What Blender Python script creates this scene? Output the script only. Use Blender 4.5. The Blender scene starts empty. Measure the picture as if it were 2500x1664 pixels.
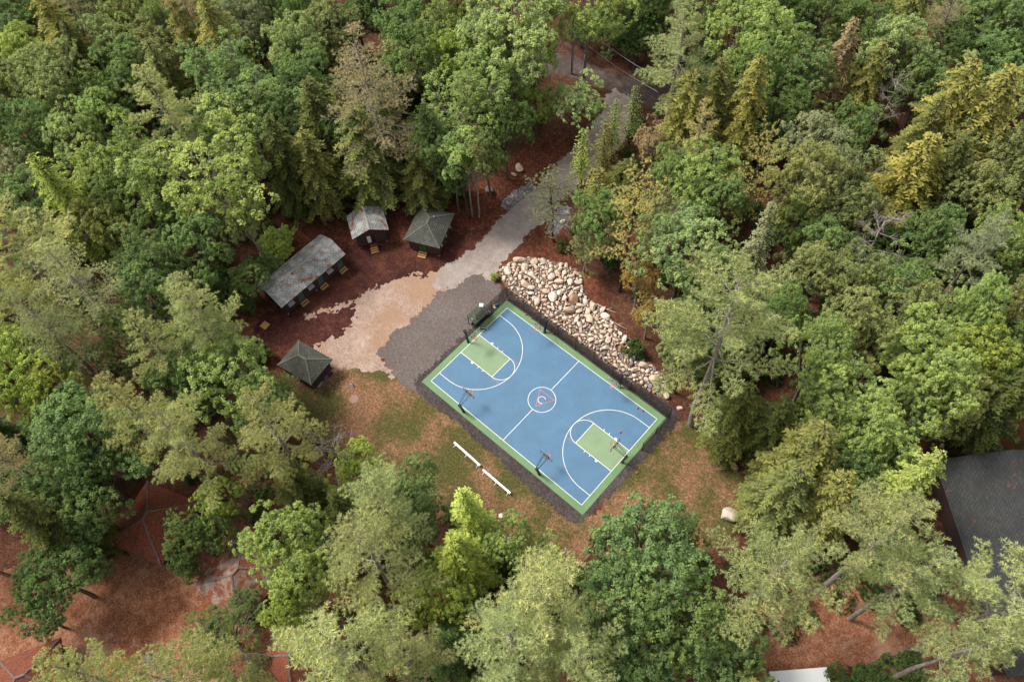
import bpy, bmesh, math, random
import numpy as np
from mathutils import Matrix, Vector
R_ = math.radians
scene = bpy.context.scene
COL = scene.collection

# ---------------------------------------------------------------- camera
CY, CP, CR, CX, CYY, CZ, CF = 2.36989819, 1.04513063, -0.0774104722, 31.1500165, -34.9488288, 96.5010836, 1981.51051
_d = np.array([math.cos(CY)*math.cos(CP), math.sin(CY)*math.cos(CP), -math.sin(CP)])
_r = np.array([math.sin(CY), -math.cos(CY), 0.0]); _u = np.cross(_r, _d)
_r2 = _r*math.cos(CR) + _u*math.sin(CR); _u2 = -_r*math.sin(CR) + _u*math.cos(CR)
CAM = np.array([CX, CYY, CZ])
def at(u, v, z=0.0):
    """point of the place seen at pixel (u, v) of the 2500 px wide photograph, at height z"""
    w = _d*CF + _r2*(u-1250) - _u2*(v-832)
    t = (z-CZ)/w[2]
    return CAM + w*t
def pix(p):
    q = np.asarray(p, float) - CAM; k = q @ _d
    return 1250+CF*(q @ _r2)/k, 832-CF*(q @ _u2)/k, k
camd = bpy.data.cameras.new('camera'); cam = bpy.data.objects.new('camera', camd); COL.objects.link(cam)
camd.sensor_width = 36; camd.lens = CF/2500*36; camd.clip_start = 1; camd.clip_end = 3000
m = Matrix.Identity(4)
for i in range(3):
    m[i][0] = _r2[i]; m[i][1] = _u2[i]; m[i][2] = -_d[i]; m[i][3] = CAM[i]
cam.matrix_world = m
scene.camera = cam

# ---------------------------------------------------------------- world, sun, exposure
SUN_AZ, SUN_EL = math.atan2(-0.35, -0.95), R_(56)      # light falls from the left of the photograph
world = bpy.data.worlds.new('World'); scene.world = world; world.use_nodes = True
nt = world.node_tree; bg = nt.nodes['Background']
sky = nt.nodes.new('ShaderNodeTexSky'); sky.sky_type = 'NISHITA'; sky.sun_disc = False
sky.sun_elevation = SUN_EL; sky.sun_rotation = math.pi/2 - SUN_AZ; sky.dust_density = 4.0; sky.air_density = 1.0
hs = nt.nodes.new('ShaderNodeHueSaturation'); hs.inputs['Saturation'].default_value = 0.22
nt.links.new(sky.outputs[0], hs.inputs['Color']); nt.links.new(hs.outputs[0], bg.inputs[0])
bg.inputs[1].default_value = 0.12
sd = bpy.data.lights.new('sun', 'SUN'); sun = bpy.data.objects.new('sun', sd); COL.objects.link(sun)
sd.energy = 2.1; sd.angle = R_(13); sd.color = (1.0, 0.95, 0.87)
sv = Vector((math.cos(SUN_EL)*math.cos(SUN_AZ), math.cos(SUN_EL)*math.sin(SUN_AZ), math.sin(SUN_EL)))
sun.rotation_euler = sv.to_track_quat('Z', 'Y').to_euler()
scene.view_settings.view_transform = 'Standard'; scene.view_settings.look = 'None'
scene.view_settings.exposure = 0.68; scene.view_settings.gamma = 1.0
scene.view_settings.use_curve_mapping = False
scene.cycles.max_bounces = 5; scene.cycles.diffuse_bounces = 3; scene.cycles.transparent_max_bounces = 16

rnd = random.Random(7); nprng = np.random.default_rng(7)

# ---------------------------------------------------------------- helpers
def tag(o, label=None, cat=None, group=None, kind=None):
    if label: o['label'] = label
    if cat: o['category'] = cat
    if group: o['group'] = group
    if kind: o['kind'] = kind
    return o
def empty(name, loc=(0, 0, 0), rz=0.0):
    o = bpy.data.objects.new(name, None); COL.objects.link(o); o.location = loc; o.rotation_euler = (0, 0, rz)
    o.empty_display_size = 0.3
    return o
def link(name, me, parent=None, loc=None, rz=None):
    o = bpy.data.objects.new(name, me); COL.objects.link(o)
    if parent is not None: o.parent = parent
    if loc is not None: o.location = loc
    if rz is not None: o.rotation_euler = (0, 0, rz)
    return o
def mesh_np(name, V, F, mats, tone=None, midx=None, smooth=False, uv=None):
    V = np.asarray(V, np.float32); F = np.asarray(F, np.int32); n, k = F.shape
    me = bpy.data.meshes.new(name)
    me.vertices.add(len(V)); me.vertices.foreach_set('co', V.ravel())
    me.loops.add(n*k); me.loops.foreach_set('vertex_index', F.ravel())
    me.polygons.add(n); me.polygons.foreach_set('loop_start', np.arange(0, n*k, k, dtype=np.int32))
    if midx is not None: me.polygons.foreach_set('material_index', np.asarray(midx, np.int32))
    if smooth: me.polygons.foreach_set('use_smooth', np.ones(n, bool))
    if tone is not None:
        a = me.attributes.new('tone', 'FLOAT', 'FACE'); a.data.foreach_set('value', np.asarray(tone, np.float32))
    if uv is not None:
        l = me.uv_layers.new(name='UVMap'); l.data.foreach_set('uv', np.asarray(uv, np.float32).ravel())
    for m_ in (mats if isinstance(mats, (list, tuple)) else [mats]): me.materials.append(m_)
    me.update(calc_edges=True)
    return me
class MB:
    """collects boxes, prisms and tubes and links them as one mesh object"""
    def __init__(s): s.v = []; s.f = []; s.uv = []; s.m = []
    def face(s, pts, uv=None, m=0):
        b = len(s.v); s.v += [tuple(map(float, p)) for p in pts]; s.f.append(tuple(range(b, b+len(pts))))
        if uv is None:
            p = [Vector(q) for q in pts]; e = (p[1]-p[0]).normalized() if (p[1]-p[0]).length > 1e-6 else Vector((1, 0, 0))
            nn = (p[1]-p[0]).cross(p[2]-p[0]); nn = nn.normalized() if nn.length > 1e-9 else Vector((0, 0, 1)); g = nn.cross(e)
            uv = [((q-p[0]).dot(e), (q-p[0]).dot(g)) for q in p]
        s.uv += list(uv); s.m.append(m)
    def hexa(s, b, t, m=0):
        """box from 4 bottom points and 4 top points (both counter-clockwise from above)"""
        s.face([b[3], b[2], b[1], b[0]], m=m); s.face(t, m=m)
        for i in range(4):
            j = (i+1) % 4; s.face([b[i], b[j], t[j], t[i]], m=m)
    def box(s, x0, x1, y0, y1, z0, z1, m=0):
        s.hexa([(x0, y0, z0), (x1, y0, z0), (x1, y1, z0), (x0, y1, z0)], [(x0, y0, z1), (x1, y0, z1), (x1, y1, z1), (x0, y1, z1)], m)
    def bar(s, a, b, w, h=None, up=(0, 0, 1), m=0):
        h = h or w; a = Vector(a); b = Vector(b); d = (b-a).normalized(); up = Vector(up)
        if abs(d.dot(up)) > .98: up = Vector((1, 0, 0))
        x = d.cross(up).normalized()*w/2; y = x.cross(d).normalized()*h/2
        A = [a-x-y, a+x-y, a+x+y, a-x+y]; B = [b-x-y, b+x-y, b+x+y, b-x+y]
        s.face(A, m=m); s.face(B[::-1], m=m)
        for i in range(4):
            j = (i+1) % 4; s.face([A[j], A[i], B[i], B[j]], m=m)
    def tube(s, pts, rads, n=8, cap=True, m=0):
        pts = [Vector(p) for p in pts]; rings = []
        if not hasattr(rads, '__len__'): rads = [rads]*len(pts)
        for i, p in enumerate(pts):
            d = (pts[min(i+1, len(pts)-1)]-pts[max(i-1, 0)]).normalized()
            x = d.cross(Vector((0, 0, 1)) if abs(d.z) < .9 else Vector((1, 0, 0))).normalized(); y = d.cross(x)
            rings.append([p+(x*math.cos(2*math.pi*k/n)+y*math.sin(2*math.pi*k/n))*rads[i] for k in range(n)])
        for i in range(len(rings)-1):
            for k in range(n):
                j = (k+1) % n; s.face([rings[i][k], rings[i][j], rings[i+1][j], rings[i+1][k]], m=m)
        if cap: s.face(rings[0][::-1], m=m); s.face(rings[-1], m=m)
    def disc(s, c, r, n=20, m=0):
        s.face([(c[0]+r*math.cos(2*math.pi*k/n), c[1]+r*math.sin(2*math.pi*k/n), c[2]) for k in range(n)], m=m)
    def build(s, name, mats, parent=None, smooth=False, loc=None, rz=None):
        me = bpy.data.meshes.new(name); me.from_pydata(s.v, [], s.f)
        l = me.uv_layers.new(name='UVMap'); l.data.foreach_set('uv', np.array(s.uv, np.float32).ravel())
        for m_ in (mats if isinstance(mats, (list, tuple)) else [mats]): me.materials.append(m_)
        me.polygons.foreach_set('material_index', s.m)
        if smooth: me.polygons.foreach_set('use_smooth', [True]*len(s.f))
        me.update()
        return link(name, me, parent, loc, rz)

# ---------------------------------------------------------------- materials
class NT:
    def __init__(s, name, rough=.9, spec=.3):
        s.mat = bpy.data.materials.new(name); s.mat.use_nodes = True; s.t = s.mat.node_tree
        s.b = s.t.nodes['Principled BSDF']; s.b.inputs['Roughness'].default_value = rough
        s.b.inputs['Specular IOR Level'].default_value = spec
        s.tc = s.t.nodes.new('ShaderNodeTexCoord'); s.co = s.tc.outputs['Object']
    def n(s, ty, **k):
        nd = s.t.nodes.new(ty)
        for a, b in k.items(): setattr(nd, a, b)
        return nd
    def L(s, a, b): s.t.links.new(a, b)
    def noise(s, scale, detail=3, rough=.55, co=None, dist=0):
        nd = s.n('ShaderNodeTexNoise'); nd.inputs['Scale'].default_value = scale; nd.inputs['Detail'].default_value = detail
        nd.inputs['Roughness'].default_value = rough; nd.inputs['Distortion'].default_value = dist
        s.L(co or s.co, nd.inputs['Vector']); return nd.outputs[0]
    def ramp(s, fac, stops, interp='LINEAR'):
        r = s.n('ShaderNodeValToRGB'); r.color_ramp.interpolation = interp
        e = r.color_ramp.elements
        while len(e) < len(stops): e.new(.5)
        for i, (p, c) in enumerate(stops):
            e[i].position = p; e[i].color = (c, c, c, 1) if not hasattr(c, '__len__') else (*c, 1)
        s.L(fac, r.inputs[0]); return r.outputs[0]
    def mix(s, fac, a, b, bt='MIX'):
        x = s.n('ShaderNodeMix'); x.data_type = 'RGBA'; x.blend_type = bt
        for v, i in ((fac, 0), (a, 6), (b, 7)):
            if hasattr(v, 'is_output'): s.L(v, x.inputs[i])
            elif i == 0: x.inputs[0].default_value = v
            else: x.inputs[i].default_value = (*v, 1) if len(v) == 3 else v
        return x.outputs[2]
    def math(s, op, a, b=0.):
        x = s.n('ShaderNodeMath'); x.operation = op
        for v, i in ((a, 0), (b, 1)):
            if hasattr(v, 'is_output'): s.L(v, x.inputs[i])
            else: x.inputs[i].default_value = v
        return x.outputs[0]
    def color(s, c):
        if hasattr(c, 'is_output'): s.L(c, s.b.inputs['Base Color'])
        else: s.b.inputs['Base Color'].default_value = (*c, 1)
    def bump(s, h, strength=.5, dist=.05):
        bp = s.n('ShaderNodeBump'); bp.inputs['Strength'].default_value = strength; bp.inputs['Distance'].default_value = dist
        s.L(h, bp.inputs['Height']); s.L(bp.outputs[0], s.b.inputs['Normal'])
def flat(name, c, rough=.6, spec=.4, var=.12, scale=3., metal=0.):
    t = NT(name, rough, spec); v = t.noise(scale, 4)
    t.color(t.mix(v, tuple(x*(1-var*2) for x in c), tuple(min(1, x*(1+var*2)) for x in c)))
    t.b.inputs['Metallic'].default_value = metal
    return t.mat
def ground_mat(name, cols, big=.15, mid=1.5, fine=9., bump=.35, speck=None, tint=None, dirt=None):
    """granular ground: cols = (dark, mean, light)"""
    t = NT(name, .95, .15)
    a = t.noise(big, 5, .6); b = t.noise(mid, 6, .65); c = t.noise(fine, 3, .7)
    f = t.math('ADD', t.math('MULTIPLY', a, .24), t.math('ADD', t.math('MULTIPLY', b, .32), t.math('MULTIPLY', c, .44)))
    col = t.ramp(f, [(.40, cols[0]), (.5, cols[1]), (.60, cols[2])])
    if tint:
        k = t.ramp(t.noise(tint[1], 9, .68, dist=.5), [(tint[2], 0.), (tint[3], .85)]); col = t.mix(k, col, t.mix(c, tuple(x*.55 for x in tint[0]), tuple(x*1.5 for x in tint[0])))
    if dirt:
        k = t.ramp(t.noise(dirt[1], 8, .72, dist=1.2), [(dirt[2], 0.), (dirt[2]+.1, .85)]); col = t.mix(k, col, dirt[0])
    if speck:
        k = t.ramp(t.noise(speck[1], 2, .5), [(speck[2], 0.), (speck[2]+.05, 1.)]); col = t.mix(k, col, speck[0])
    t.color(col); t.bump(t.math('ADD', t.math('MULTIPLY', b, .4), t.math('MULTIPLY', c, .6)), bump*.7, .07)
    return t.mat
M = {}
M['floor'] = ground_mat('needle_litter', ((.035, .018, .012), (.085, .036, .022), (.19, .085, .05)), .1, 1.2, 4.5, .5)
M['mulch'] = ground_mat('dark_bark_mulch', ((.024, .009, .008), (.062, .021, .016), (.13, .048, .034)), .12, 1.1, 4.6, .6,
                        speck=((.35, .24, .2), 3.1, .76), tint=((.13, .045, .025), .14, .52, .66))
M['redmulch'] = ground_mat('red_bark_mulch', ((.045, .016, .011), (.125, .042, .024), (.25, .095, .055)), .2, 1.6, 4.6, .8,
                           speck=((.4, .22, .15), 4., .72))
M['sand'] = ground_mat('pale_sand', ((.25, .165, .125), (.38, .27, .215), (.52, .39, .32)), .25, 1.6, 5.5, .6,
                       tint=((.33, .205, .13), .10, .47, .60), dirt=((.11, .055, .04), .8, .60))
M['drive'] = ground_mat('packed_drive', ((.24, .19, .165), (.33, .27, .245), (.43, .36, .33)), .22, .8, 7., .15,
                        tint=((.33, .21, .15), .3, .56, .75))
M['road'] = ground_mat('wet_dirt_road', ((.055, .038, .034), (.085, .062, .055), (.16, .12, .105)), .3, 1.0, 5., .2)
M['gravel'] = ground_mat('crushed_gravel', ((.098, .078, .070), (.14, .115, .105), (.20, .17, .155)), .12, 2.2, 6.5, .5,
                         speck=((.42, .36, .33), 6., .70), tint=((.15, .10, .082), .2, .5, .75))
M['gravel2'] = ground_mat('dark_gravel_margin', ((.035, .028, .027), (.065, .052, .05), (.12, .098, .092)), .2, 2.0, 6.5, .5,
                          speck=((.32, .27, .25), 7., .74))
M['bluestone'] = ground_mat('grey_stone_chips', ((.06, .055, .055), (.17, .16, .165), (.46, .44, .45)), .5, 3., 7., .9, dirt=((.08, .04, .03), 1.2, .56))
t = NT('patchy_lawn', .95, .1)      # green grass wearing through to red needles
g0 = t.ramp(t.noise(4.2, 5, .8), [(.38, (.038, .042, .012)), (.62, (.135, .118, .040))])
r0 = t.ramp(t.noise(3.6, 6, .8), [(.38, (.12, .055, .028)), (.52, (.26, .135, .072)), (.66, (.42, .27, .18))])
k = t.ramp(t.math('ADD', t.math('MULTIPLY', t.noise(.16, 3, .5), .6), t.math('MULTIPLY', t.noise(1.6, 5, .7), .4)), [(.46, 0.), (.57, 1.)])
t.color(t.mix(k, g0, r0)); t.bump(t.noise(7., 4, .7), .5, .1); M['lawn'] = t.mat
t = NT('brown_lawn', .95, .1)
g0 = t.ramp(t.noise(6., 4, .7), [(.35, (.05, .035, .012)), (.65, (.13, .075, .03))])
r0 = t.ramp(t.noise(5., 5, .75), [(.4, (.13, .05, .02)), (.7, (.26, .12, .055))])
t.color(t.mix(t.ramp(t.noise(.4, 5, .65), [(.42, 0.), (.6, 1.)]), g0, r0)); t.bump(t.noise(7., 4, .7), .5, .1); M['lawn2'] = t.mat
M['clay'] = ground_mat('orange_needle_yard', ((.12, .042, .020), (.26, .108, .056), (.44, .23, .145)), .16, 1.1, 4.6, .7,
                       tint=((.42, .26, .19), .11, .53, .70), dirt=((.50, .31, .22), 1.1, .61))
def paint(name, c, sp=.10):
    t = NT(name, .62, .35)
    a = t.noise(.35, 5, .6); b = t.noise(14., 2, .5); s_ = t.ramp(t.noise(2.3, 5, .75), [(.66, 0.), (.74, 1.)])
    f = t.math('ADD', t.math('MULTIPLY', a, .6), t.math('MULTIPLY', b, .4))
    col = t.ramp(f, [(.38, tuple(x*(1-sp) for x in c)), (.62, tuple(x*(1+sp) for x in c))]); col = t.mix(t.ramp(t.noise(.9, 7, .7, dist=.7), [(.58, 0.), (.70, .3)]), col, tuple(x*.66+.01 for x in c))
    t.color(t.mix(t.math('MULTIPLY', s_, .38), col, tuple(min(1, x*1.5+.05) for x in c))); t.bump(b, .15, .01)
    return t.mat
M['blue'] = paint('blue_court_paint', (.088, .185, .295)); M['apron'] = paint('green_apron_paint', (.145, .25, .115))
M['key'] = paint('light_green_key_paint', (.215, .305, .175)); M['line'] = paint('white_line_paint', (.80, .80, .76), .04)
M['redline'] = paint('faded_red_line_paint', (.40, .17, .22), .1)
M['slab'] = flat('concrete_edge', (.10, .10, .09), .9)
def shingle(name, c1, c2, c3, needles=0., lich=None):
    t = NT(name, .9, .2); uv = t.tc.outputs['UV']
    br = t.n('ShaderNodeTexBrick'); t.L(uv, br.inputs['Vector']); br.inputs['Scale'].default_value = 1.
    br.inputs['Brick Width'].default_value = .5; br.inputs['Row Height'].default_value = .27; br.inputs['Mortar Size'].default_value = .035
    br.inputs['Color1'].default_value = (*c1, 1); br.inputs['Color2'].default_value = (*c2, 1); br.inputs['Mortar'].default_value = (*c3, 1)
    br.offset = .5
    col = t.mix(t.ramp(t.noise(.5, 5, .6), [(.35, 0.), (.7, .55)]), br.outputs[0], tuple(x*.62 for x in c1))
    if lich: col = t.mix(t.ramp(t.noise(.9, 6, .7), [(.48, 0.), (.62, .8)]), col, lich)
    if needles:
        nc = t.ramp(t.noise(7., 3, .7), [(.36, (.10, .030, .017)), (.64, (.34, .105, .058))])
        nc = t.mix(t.ramp(t.noise(1.1, 7, .75, dist=.8), [(.52, 0.), (.62, .8)]), nc, (.095, .06, .048))
        col = t.mix(t.ramp(t.noise(.55, 6, .72, dist=.6), [(.66-needles*.42, 0.), (.72-needles*.38, 1.)]), col, nc)
    t.color(col); t.bump(br.outputs['Fac'], -.4, .03)
    return t.mat
M['sh_grey'] = shingle('weathered_grey_shingles', (.23, .24, .235), (.40, .41, .40), (.13, .13, .125), .27, (.46, .45, .43))
M['sh_green'] = shingle('grey_green_shingles', (.082, .082, .068), (.145, .143, .122), (.045, .046, .04), 0., None)
M['sh_red'] = shingle('needle_covered_shingles', (.13, .12, .11), (.18, .165, .15), (.07, .06, .055), .85)
M['sh_red2'] = shingle('half_needle_covered_shingles', (.30, .22, .18), (.36, .27, .22), (.2, .13, .1), .50)
M['sh_dark'] = shingle('dark_asphalt_shingles', (.046, .047, .046), (.068, .070, .069), (.032, .032, .032), .11)
M['ridge'] = flat('pale_ridge_cap', (.135, .145, .11), .9, .2, .2, 2.)
M['ridge_r'] = flat('dusty_ridge_cap', (.17, .135, .12), .9, .2, .3, 2.)
M['ridge_g'] = flat('grey_ridge_cap', (.32, .31, .28), .9, .2, .2, 2.)
def boards(name, c, step=.16):
    t = NT(name, .8, .25); w = t.n('ShaderNodeTexWave'); w.inputs['Scale'].default_value = 1/step/ (2*math.pi)*3.14; w.bands_direction = 'X'
    t.L(t.tc.outputs['UV'], w.inputs['Vector'])
    n_ = t.noise(3., 4)
    t.color(t.mix(t.ramp(w.outputs[0], [(.0, 1.), (.08, 0.)]), t.mix(n_, tuple(x*.75 for x in c), tuple(x*1.3 for x in c)), tuple(x*.3 for x in c)))
    return t.mat
M['wall'] = boards('dark_brown_siding', (.075, .044, .042)); M['trim'] = flat('dark_brown_trim', (.055, .033, .03), .8)
M['newwood'] = flat('fresh_orange_lumber', (.55, .30, .11), .75, .2, .18, 6.); M['greywood'] = flat('weathered_grey_boards', (.20, .165, .165), .85, .2, .25, 5.)
M['greendoor'] = flat('dark_green_door_paint', (.012, .09, .055), .5); M['white'] = flat('white_paint', (.78, .78, .77), .5, .4, .03)
M['glass'] = flat('window_glass', (.10, .16, .16), .15, .6, .2); M['greenframe'] = flat('green_grey_frame', (.05, .10, .08), .6)
M['awning'] = flat('pale_grey_flap', (.30, .28, .29), .8); M['redwood'] = flat('red_brown_landing', (.20, .06, .03), .8)
M['block'] = flat('concrete_pier', (.33, .29, .26), .9)
M['black'] = flat('black_powder_coat', (.012, .012, .014), .45, .5); M['orange'] = flat('orange_rubber', (.62, .13, .05), .55, .3, .15)
M['rimred'] = flat('orange_red_rim', (.70, .10, .04), .5); M['net'] = flat('white_net_cord', (.75, .70, .70), .8)
M['alu'] = flat('white_aluminium', (.83, .80, .82), .4, .5, .03); M['steel'] = flat('galvanised_steel', (.35, .36, .38), .4, .5, .1)
M['slat'] = flat('mossy_green_slats', (.065, .085, .055), .85, .2, .3, 3.); M['red'] = flat('red_fabric', (.45, .02, .03), .8)
M['bluef'] = flat('blue_plastic', (.06, .2, .5), .6); M['yellow'] = flat('yellow_plastic', (.8, .45, .05), .6)
M['greenp'] = flat('green_plastic', (.06, .38, .08), .5); M['purple'] = flat('purple_fabric', (.12, .06, .3), .8)
M['pink'] = flat('pink_grey_net', (.45, .28, .36), .8); M['hose'] = flat('dark_green_hose', (.03, .07, .05), .5)
M['grey'] = flat('grey_plastic', (.33, .33, .35), .6); M['boxgrey'] = flat('light_grey_enamel', (.55, .56, .58), .5, .4, .05)
M['polew'] = flat('weathered_pole_wood', (.10, .065, .05), .9); M['wire'] = flat('grey_cable', (.22, .22, .22), .7)
t = NT('chain_link_mesh', .6, .3); t.color((.012, .012, .013))     # black vinyl chain link, really full of holes
tr = t.n('ShaderNodeBsdfTransparent'); mx = t.n('ShaderNodeMixShader')
def _band(u, v, sg):
    s_ = t.math('ADD', u, t.math('MULTIPLY', v, sg)); fr = t.math('FRACT', t.math('MULTIPLY', s_, 14.))
    return t.math('LESS_THAN', fr, .28)
sp_ = t.n('ShaderNodeSeparateXYZ'); t.L(t.tc.outputs['UV'], sp_.inputs[0])
ww = t.math('MAXIMUM', _band(sp_.outputs[0], sp_.outputs[1], 1.), _band(sp_.outputs[0], sp_.outputs[1], -1.))
t.L(ww, mx.inputs[0]); t.L(tr.outputs[0], mx.inputs[1]); t.L(t.b.outputs[0], mx.inputs[2])
t.L(mx.outputs[0], t.t.nodes['Material Output'].inputs[0]); M['mesh'] = t.mat
t = NT('clear_backboard', .1, .5); t.color((.6, .7, .66)); tr = t.n('ShaderNodeBsdfTransparent'); mx = t.n('ShaderNodeMixShader')
mx.inputs[0].default_value = .09; t.L(tr.outputs[0], mx.inputs[1]); t.L(t.b.outputs[0], mx.inputs[2]); t.L(mx.outputs[0], t.t.nodes['Material Output'].inputs[0]); M['board'] = t.mat
def rockmat(name, c, c2):
    t = NT(name, .85, .25); oi = t.n('ShaderNodeObjectInfo')
    a = t.noise(1.3, 6, .65); b = t.ramp(t.noise(.8, 5, .7, dist=.5), [(.52, 0.), (.68, 1.)])
    col = t.ramp(a, [(.3, tuple(x*.62 for x in c)), (.55, c), (.75, tuple(min(.9, x*1.2) for x in c))])
    col = t.mix(t.math('MULTIPLY', b, .7), col, c2)
    col = t.mix(1., col, t.ramp(oi.outputs['Random'], [(0., (.84, .80, .77)), (.5, (.95, .93, .9)), (1., (1.08, 1.05, 1.02))]), 'MULTIPLY')
    t.color(col); t.bump(t.noise(5., 5, .7), .4, .08); return t.mat
M['rock_tan'] = rockmat('tan_granite', (.70, .55, .43), (.56, .36, .23)); M['rock_pale'] = rockmat('pale_granite', (.74, .64, .55), (.60, .47, .37))
M['rock_grey'] = rockmat('grey_granite', (.27, .25, .25), (.45, .40, .36)); M['rock_brown'] = rockmat('brown_granite', (.36, .22, .14), (.55, .40, .30))
def leafmat(name, sat=1.):
    t = NT(name, .75, .18); oi = t.n('ShaderNodeObjectInfo'); at_ = t.n('ShaderNodeAttribute'); at_.attribute_name = 'tone'
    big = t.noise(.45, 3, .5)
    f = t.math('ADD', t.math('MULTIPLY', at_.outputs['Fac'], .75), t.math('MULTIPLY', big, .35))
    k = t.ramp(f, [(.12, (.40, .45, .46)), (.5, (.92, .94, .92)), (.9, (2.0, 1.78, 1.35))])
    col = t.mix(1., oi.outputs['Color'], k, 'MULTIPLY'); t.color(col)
    tl = t.n('ShaderNodeBsdfTranslucent'); t.L(t.mix(1., col, (1.25, 1.3, .6), 'MULTIPLY'), tl.inputs[0])
    mx = t.n('ShaderNodeMixShader'); mx.inputs[0].default_value = .28
    t.L(t.b.outputs[0], mx.inputs[1]); t.L(tl.outputs[0], mx.inputs[2]); t.L(mx.outputs[0], t.t.nodes['Material Output'].inputs[0])
    return t.mat
M['leaf'] = leafmat('leaf_foliage'); M['needle'] = leafmat('needle_foliage')
def barkmat(name, c, c2):
    t = NT(name, .95, .1); mp = t.n('ShaderNodeMapping'); mp.inputs['Scale'].default_value = (1, 1, .25); t.L(t.co, mp.inputs[0])
    t.color(t.mix(t.ramp(t.noise(6., 5, .7, co=mp.outputs[0]), [(.35, 0.), (.65, 1.)]), c, c2)); t.bump(t.noise(9., 4, .7, co=mp.outputs[0]), .5, .05); return t.mat
M['bark'] = barkmat('grey_brown_bark', (.07, .05, .04), (.22, .18, .145)); M['limb'] = barkmat('pale_grey_limb', (.17, .14, .115), (.44, .39, .33))
M['darkbark'] = barkmat('dark_bark', (.035, .022, .018), (.11, .075, .055)); M['birch'] = barkmat('white_birch_bark', (.14, .115, .095), (.40, .36, .31))

# ---------------------------------------------------------------- ground sheets
K_ = 2500/2356.
def ov(pts): return [tuple(at(a*K_, b*K_)[:2]) for a, b in pts]             # traced on the whole picture
def cr(ox, oy, s, pts): return [tuple(at(ox+a/s, oy+b/s)[:2]) for a, b in pts]  # traced on an enlarged crop
def vnoise(x, y, seed, f):
    r = np.random.default_rng(seed); T = r.random((256, 256)); x = x*f+57.3; y = y*f+91.7
    xi = np.floor(x).astype(int); yi = np.floor(y).astype(int); fx = x-xi; fy = y-yi; fx = fx*fx*(3-2*fx); fy = fy*fy*(3-2*fy)
    g = lambda a, b: T[a % 256, b % 256]
    return (g(xi, yi)*(1-fx)+g(xi+1, yi)*fx)*(1-fy)+(g(xi, yi+1)*(1-fx)+g(xi+1, yi+1)*fx)*fy - .5
def sdf(X, Y, poly):
    P = np.array(poly); n = len(P); d = np.full(X.shape, 1e9); ins = np.zeros(X.shape, bool)
    for i in range(n):
        ax, ay = P[i]; bx, by = P[(i+1) % n]; ex, ey = bx-ax, by-ay; L2 = ex*ex+ey*ey+1e-9
        tt = np.clip(((X-ax)*ex+(Y-ay)*ey)/L2, 0, 1); d = np.minimum(d, np.hypot(X-ax-tt*ex, Y-ay-tt*ey))
        c = ((ay > Y) != (by > Y)); xx = ax+(Y-ay)*ex/(ey if abs(ey) > 1e-9 else 1e-9); ins ^= (c & (X < xx))
    return np.where(ins, d, -d)
def sheet(name, poly, z, mat, amp=.6, res=.2, seed=1, amp2=.5, holes=(), rag=.35):
    P = np.array(poly); x0, y0 = P.min(0)-1.5; x1, y1 = P.max(0)+1.5
    nx, ny = int((x1-x0)/res)+1, int((y1-y0)/res)+1
    xs = x0+np.arange(nx)*res; ys = y0+np.arange(ny)*res; X, Y = np.meshgrid(xs, ys, indexing='ij')
    F = sdf(X, Y, poly)
    for h in holes: F = np.minimum(F, -sdf(X, Y, h))
    F = F + amp*2*vnoise(X, Y, seed, .35) + amp2*1.6*(vnoise(X, Y, seed+1, 1.1)+.6*vnoise(X, Y, seed+2, 2.7))*(amp > 0) + rag*1.6*vnoise(X, Y, seed+4, 5.1) + rag*.8*vnoise(X, Y, seed+5, 2.1)
    V = []; idx = -np.ones((nx, ny), int); S = F > 0; ii = np.argwhere(S); idx[S] = np.arange(len(ii))
    V = [np.stack([X[S], Y[S]], 1)]; nv = len(ii); faces = []
    full = S[:-1, :-1] & S[1:, :-1] & S[1:, 1:] & S[:-1, 1:]
    a = np.argwhere(full); q = np.stack([idx[a[:, 0], a[:, 1]], idx[a[:, 0]+1, a[:, 1]], idx[a[:, 0]+1, a[:, 1]+1], idx[a[:, 0], a[:, 1]+1]], 1)
    anyc = (S[:-1, :-1] | S[1:, :-1] | S[1:, 1:] | S[:-1, 1:]) & ~full
    ec = {}; extra = []; mixed = []
    def cut(p, r):
        key = (p, r) if p < r else (r, p)
        if key not in ec:
            fa, fb = F[p], F[r]; tt = fa/(fa-fb); extra.append((X[p]+(X[r]-X[p])*tt, Y[p]+(Y[r]-Y[p])*tt)); ec[key] = nv+len(extra)-1
        return ec[key]
    for i, j in np.argwhere(anyc):
        c = [(i, j), (i+1, j), (i+1, j+1), (i, j+1)]; f = []
        for k in range(4):
            p, r = c[k], c[(k+1) % 4]
            if S[p]: f.append(int(idx[p]))
            if S[p] != S[r]: f.append(cut(p, r))
        if len(f) >= 3: mixed.append(f)
    V = np.concatenate([V[0], np.array(extra).reshape(-1, 2)])
    me = bpy.data.meshes.new(name); me.from_pydata([(a_, b_, z) for a_, b_ in V.tolist()], [], q.tolist()+mixed); me.materials.append(mat); me.update()
    return tag(link(name, me), kind='structure')
g = MB(); g.face([(-900, -900, 0), (900, -900, 0), (900, 900, 0), (-900, 900, 0)]); tag(g.build('ground', M['floor']), kind='structure')
Z = lambda k: .004*k
CL, CW, AL, AW = 26.104/2, 7.62, 13.95, 8.52
yard = ov([(520, 690), (560, 640), (620, 590), (700, 520), (790, 440), (880, 420), (960, 455), (1090, 440), (1190, 340), (1290, 300), (1330, 340), (1260, 460), (1180, 560), (1180, 640), (1010, 690), (900, 850), (760, 880), (590, 900), (560, 860), (590, 800)])
sheet('red_mulch_yard', yard, Z(1), M['redmulch'], .8, .3, 3)
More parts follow.
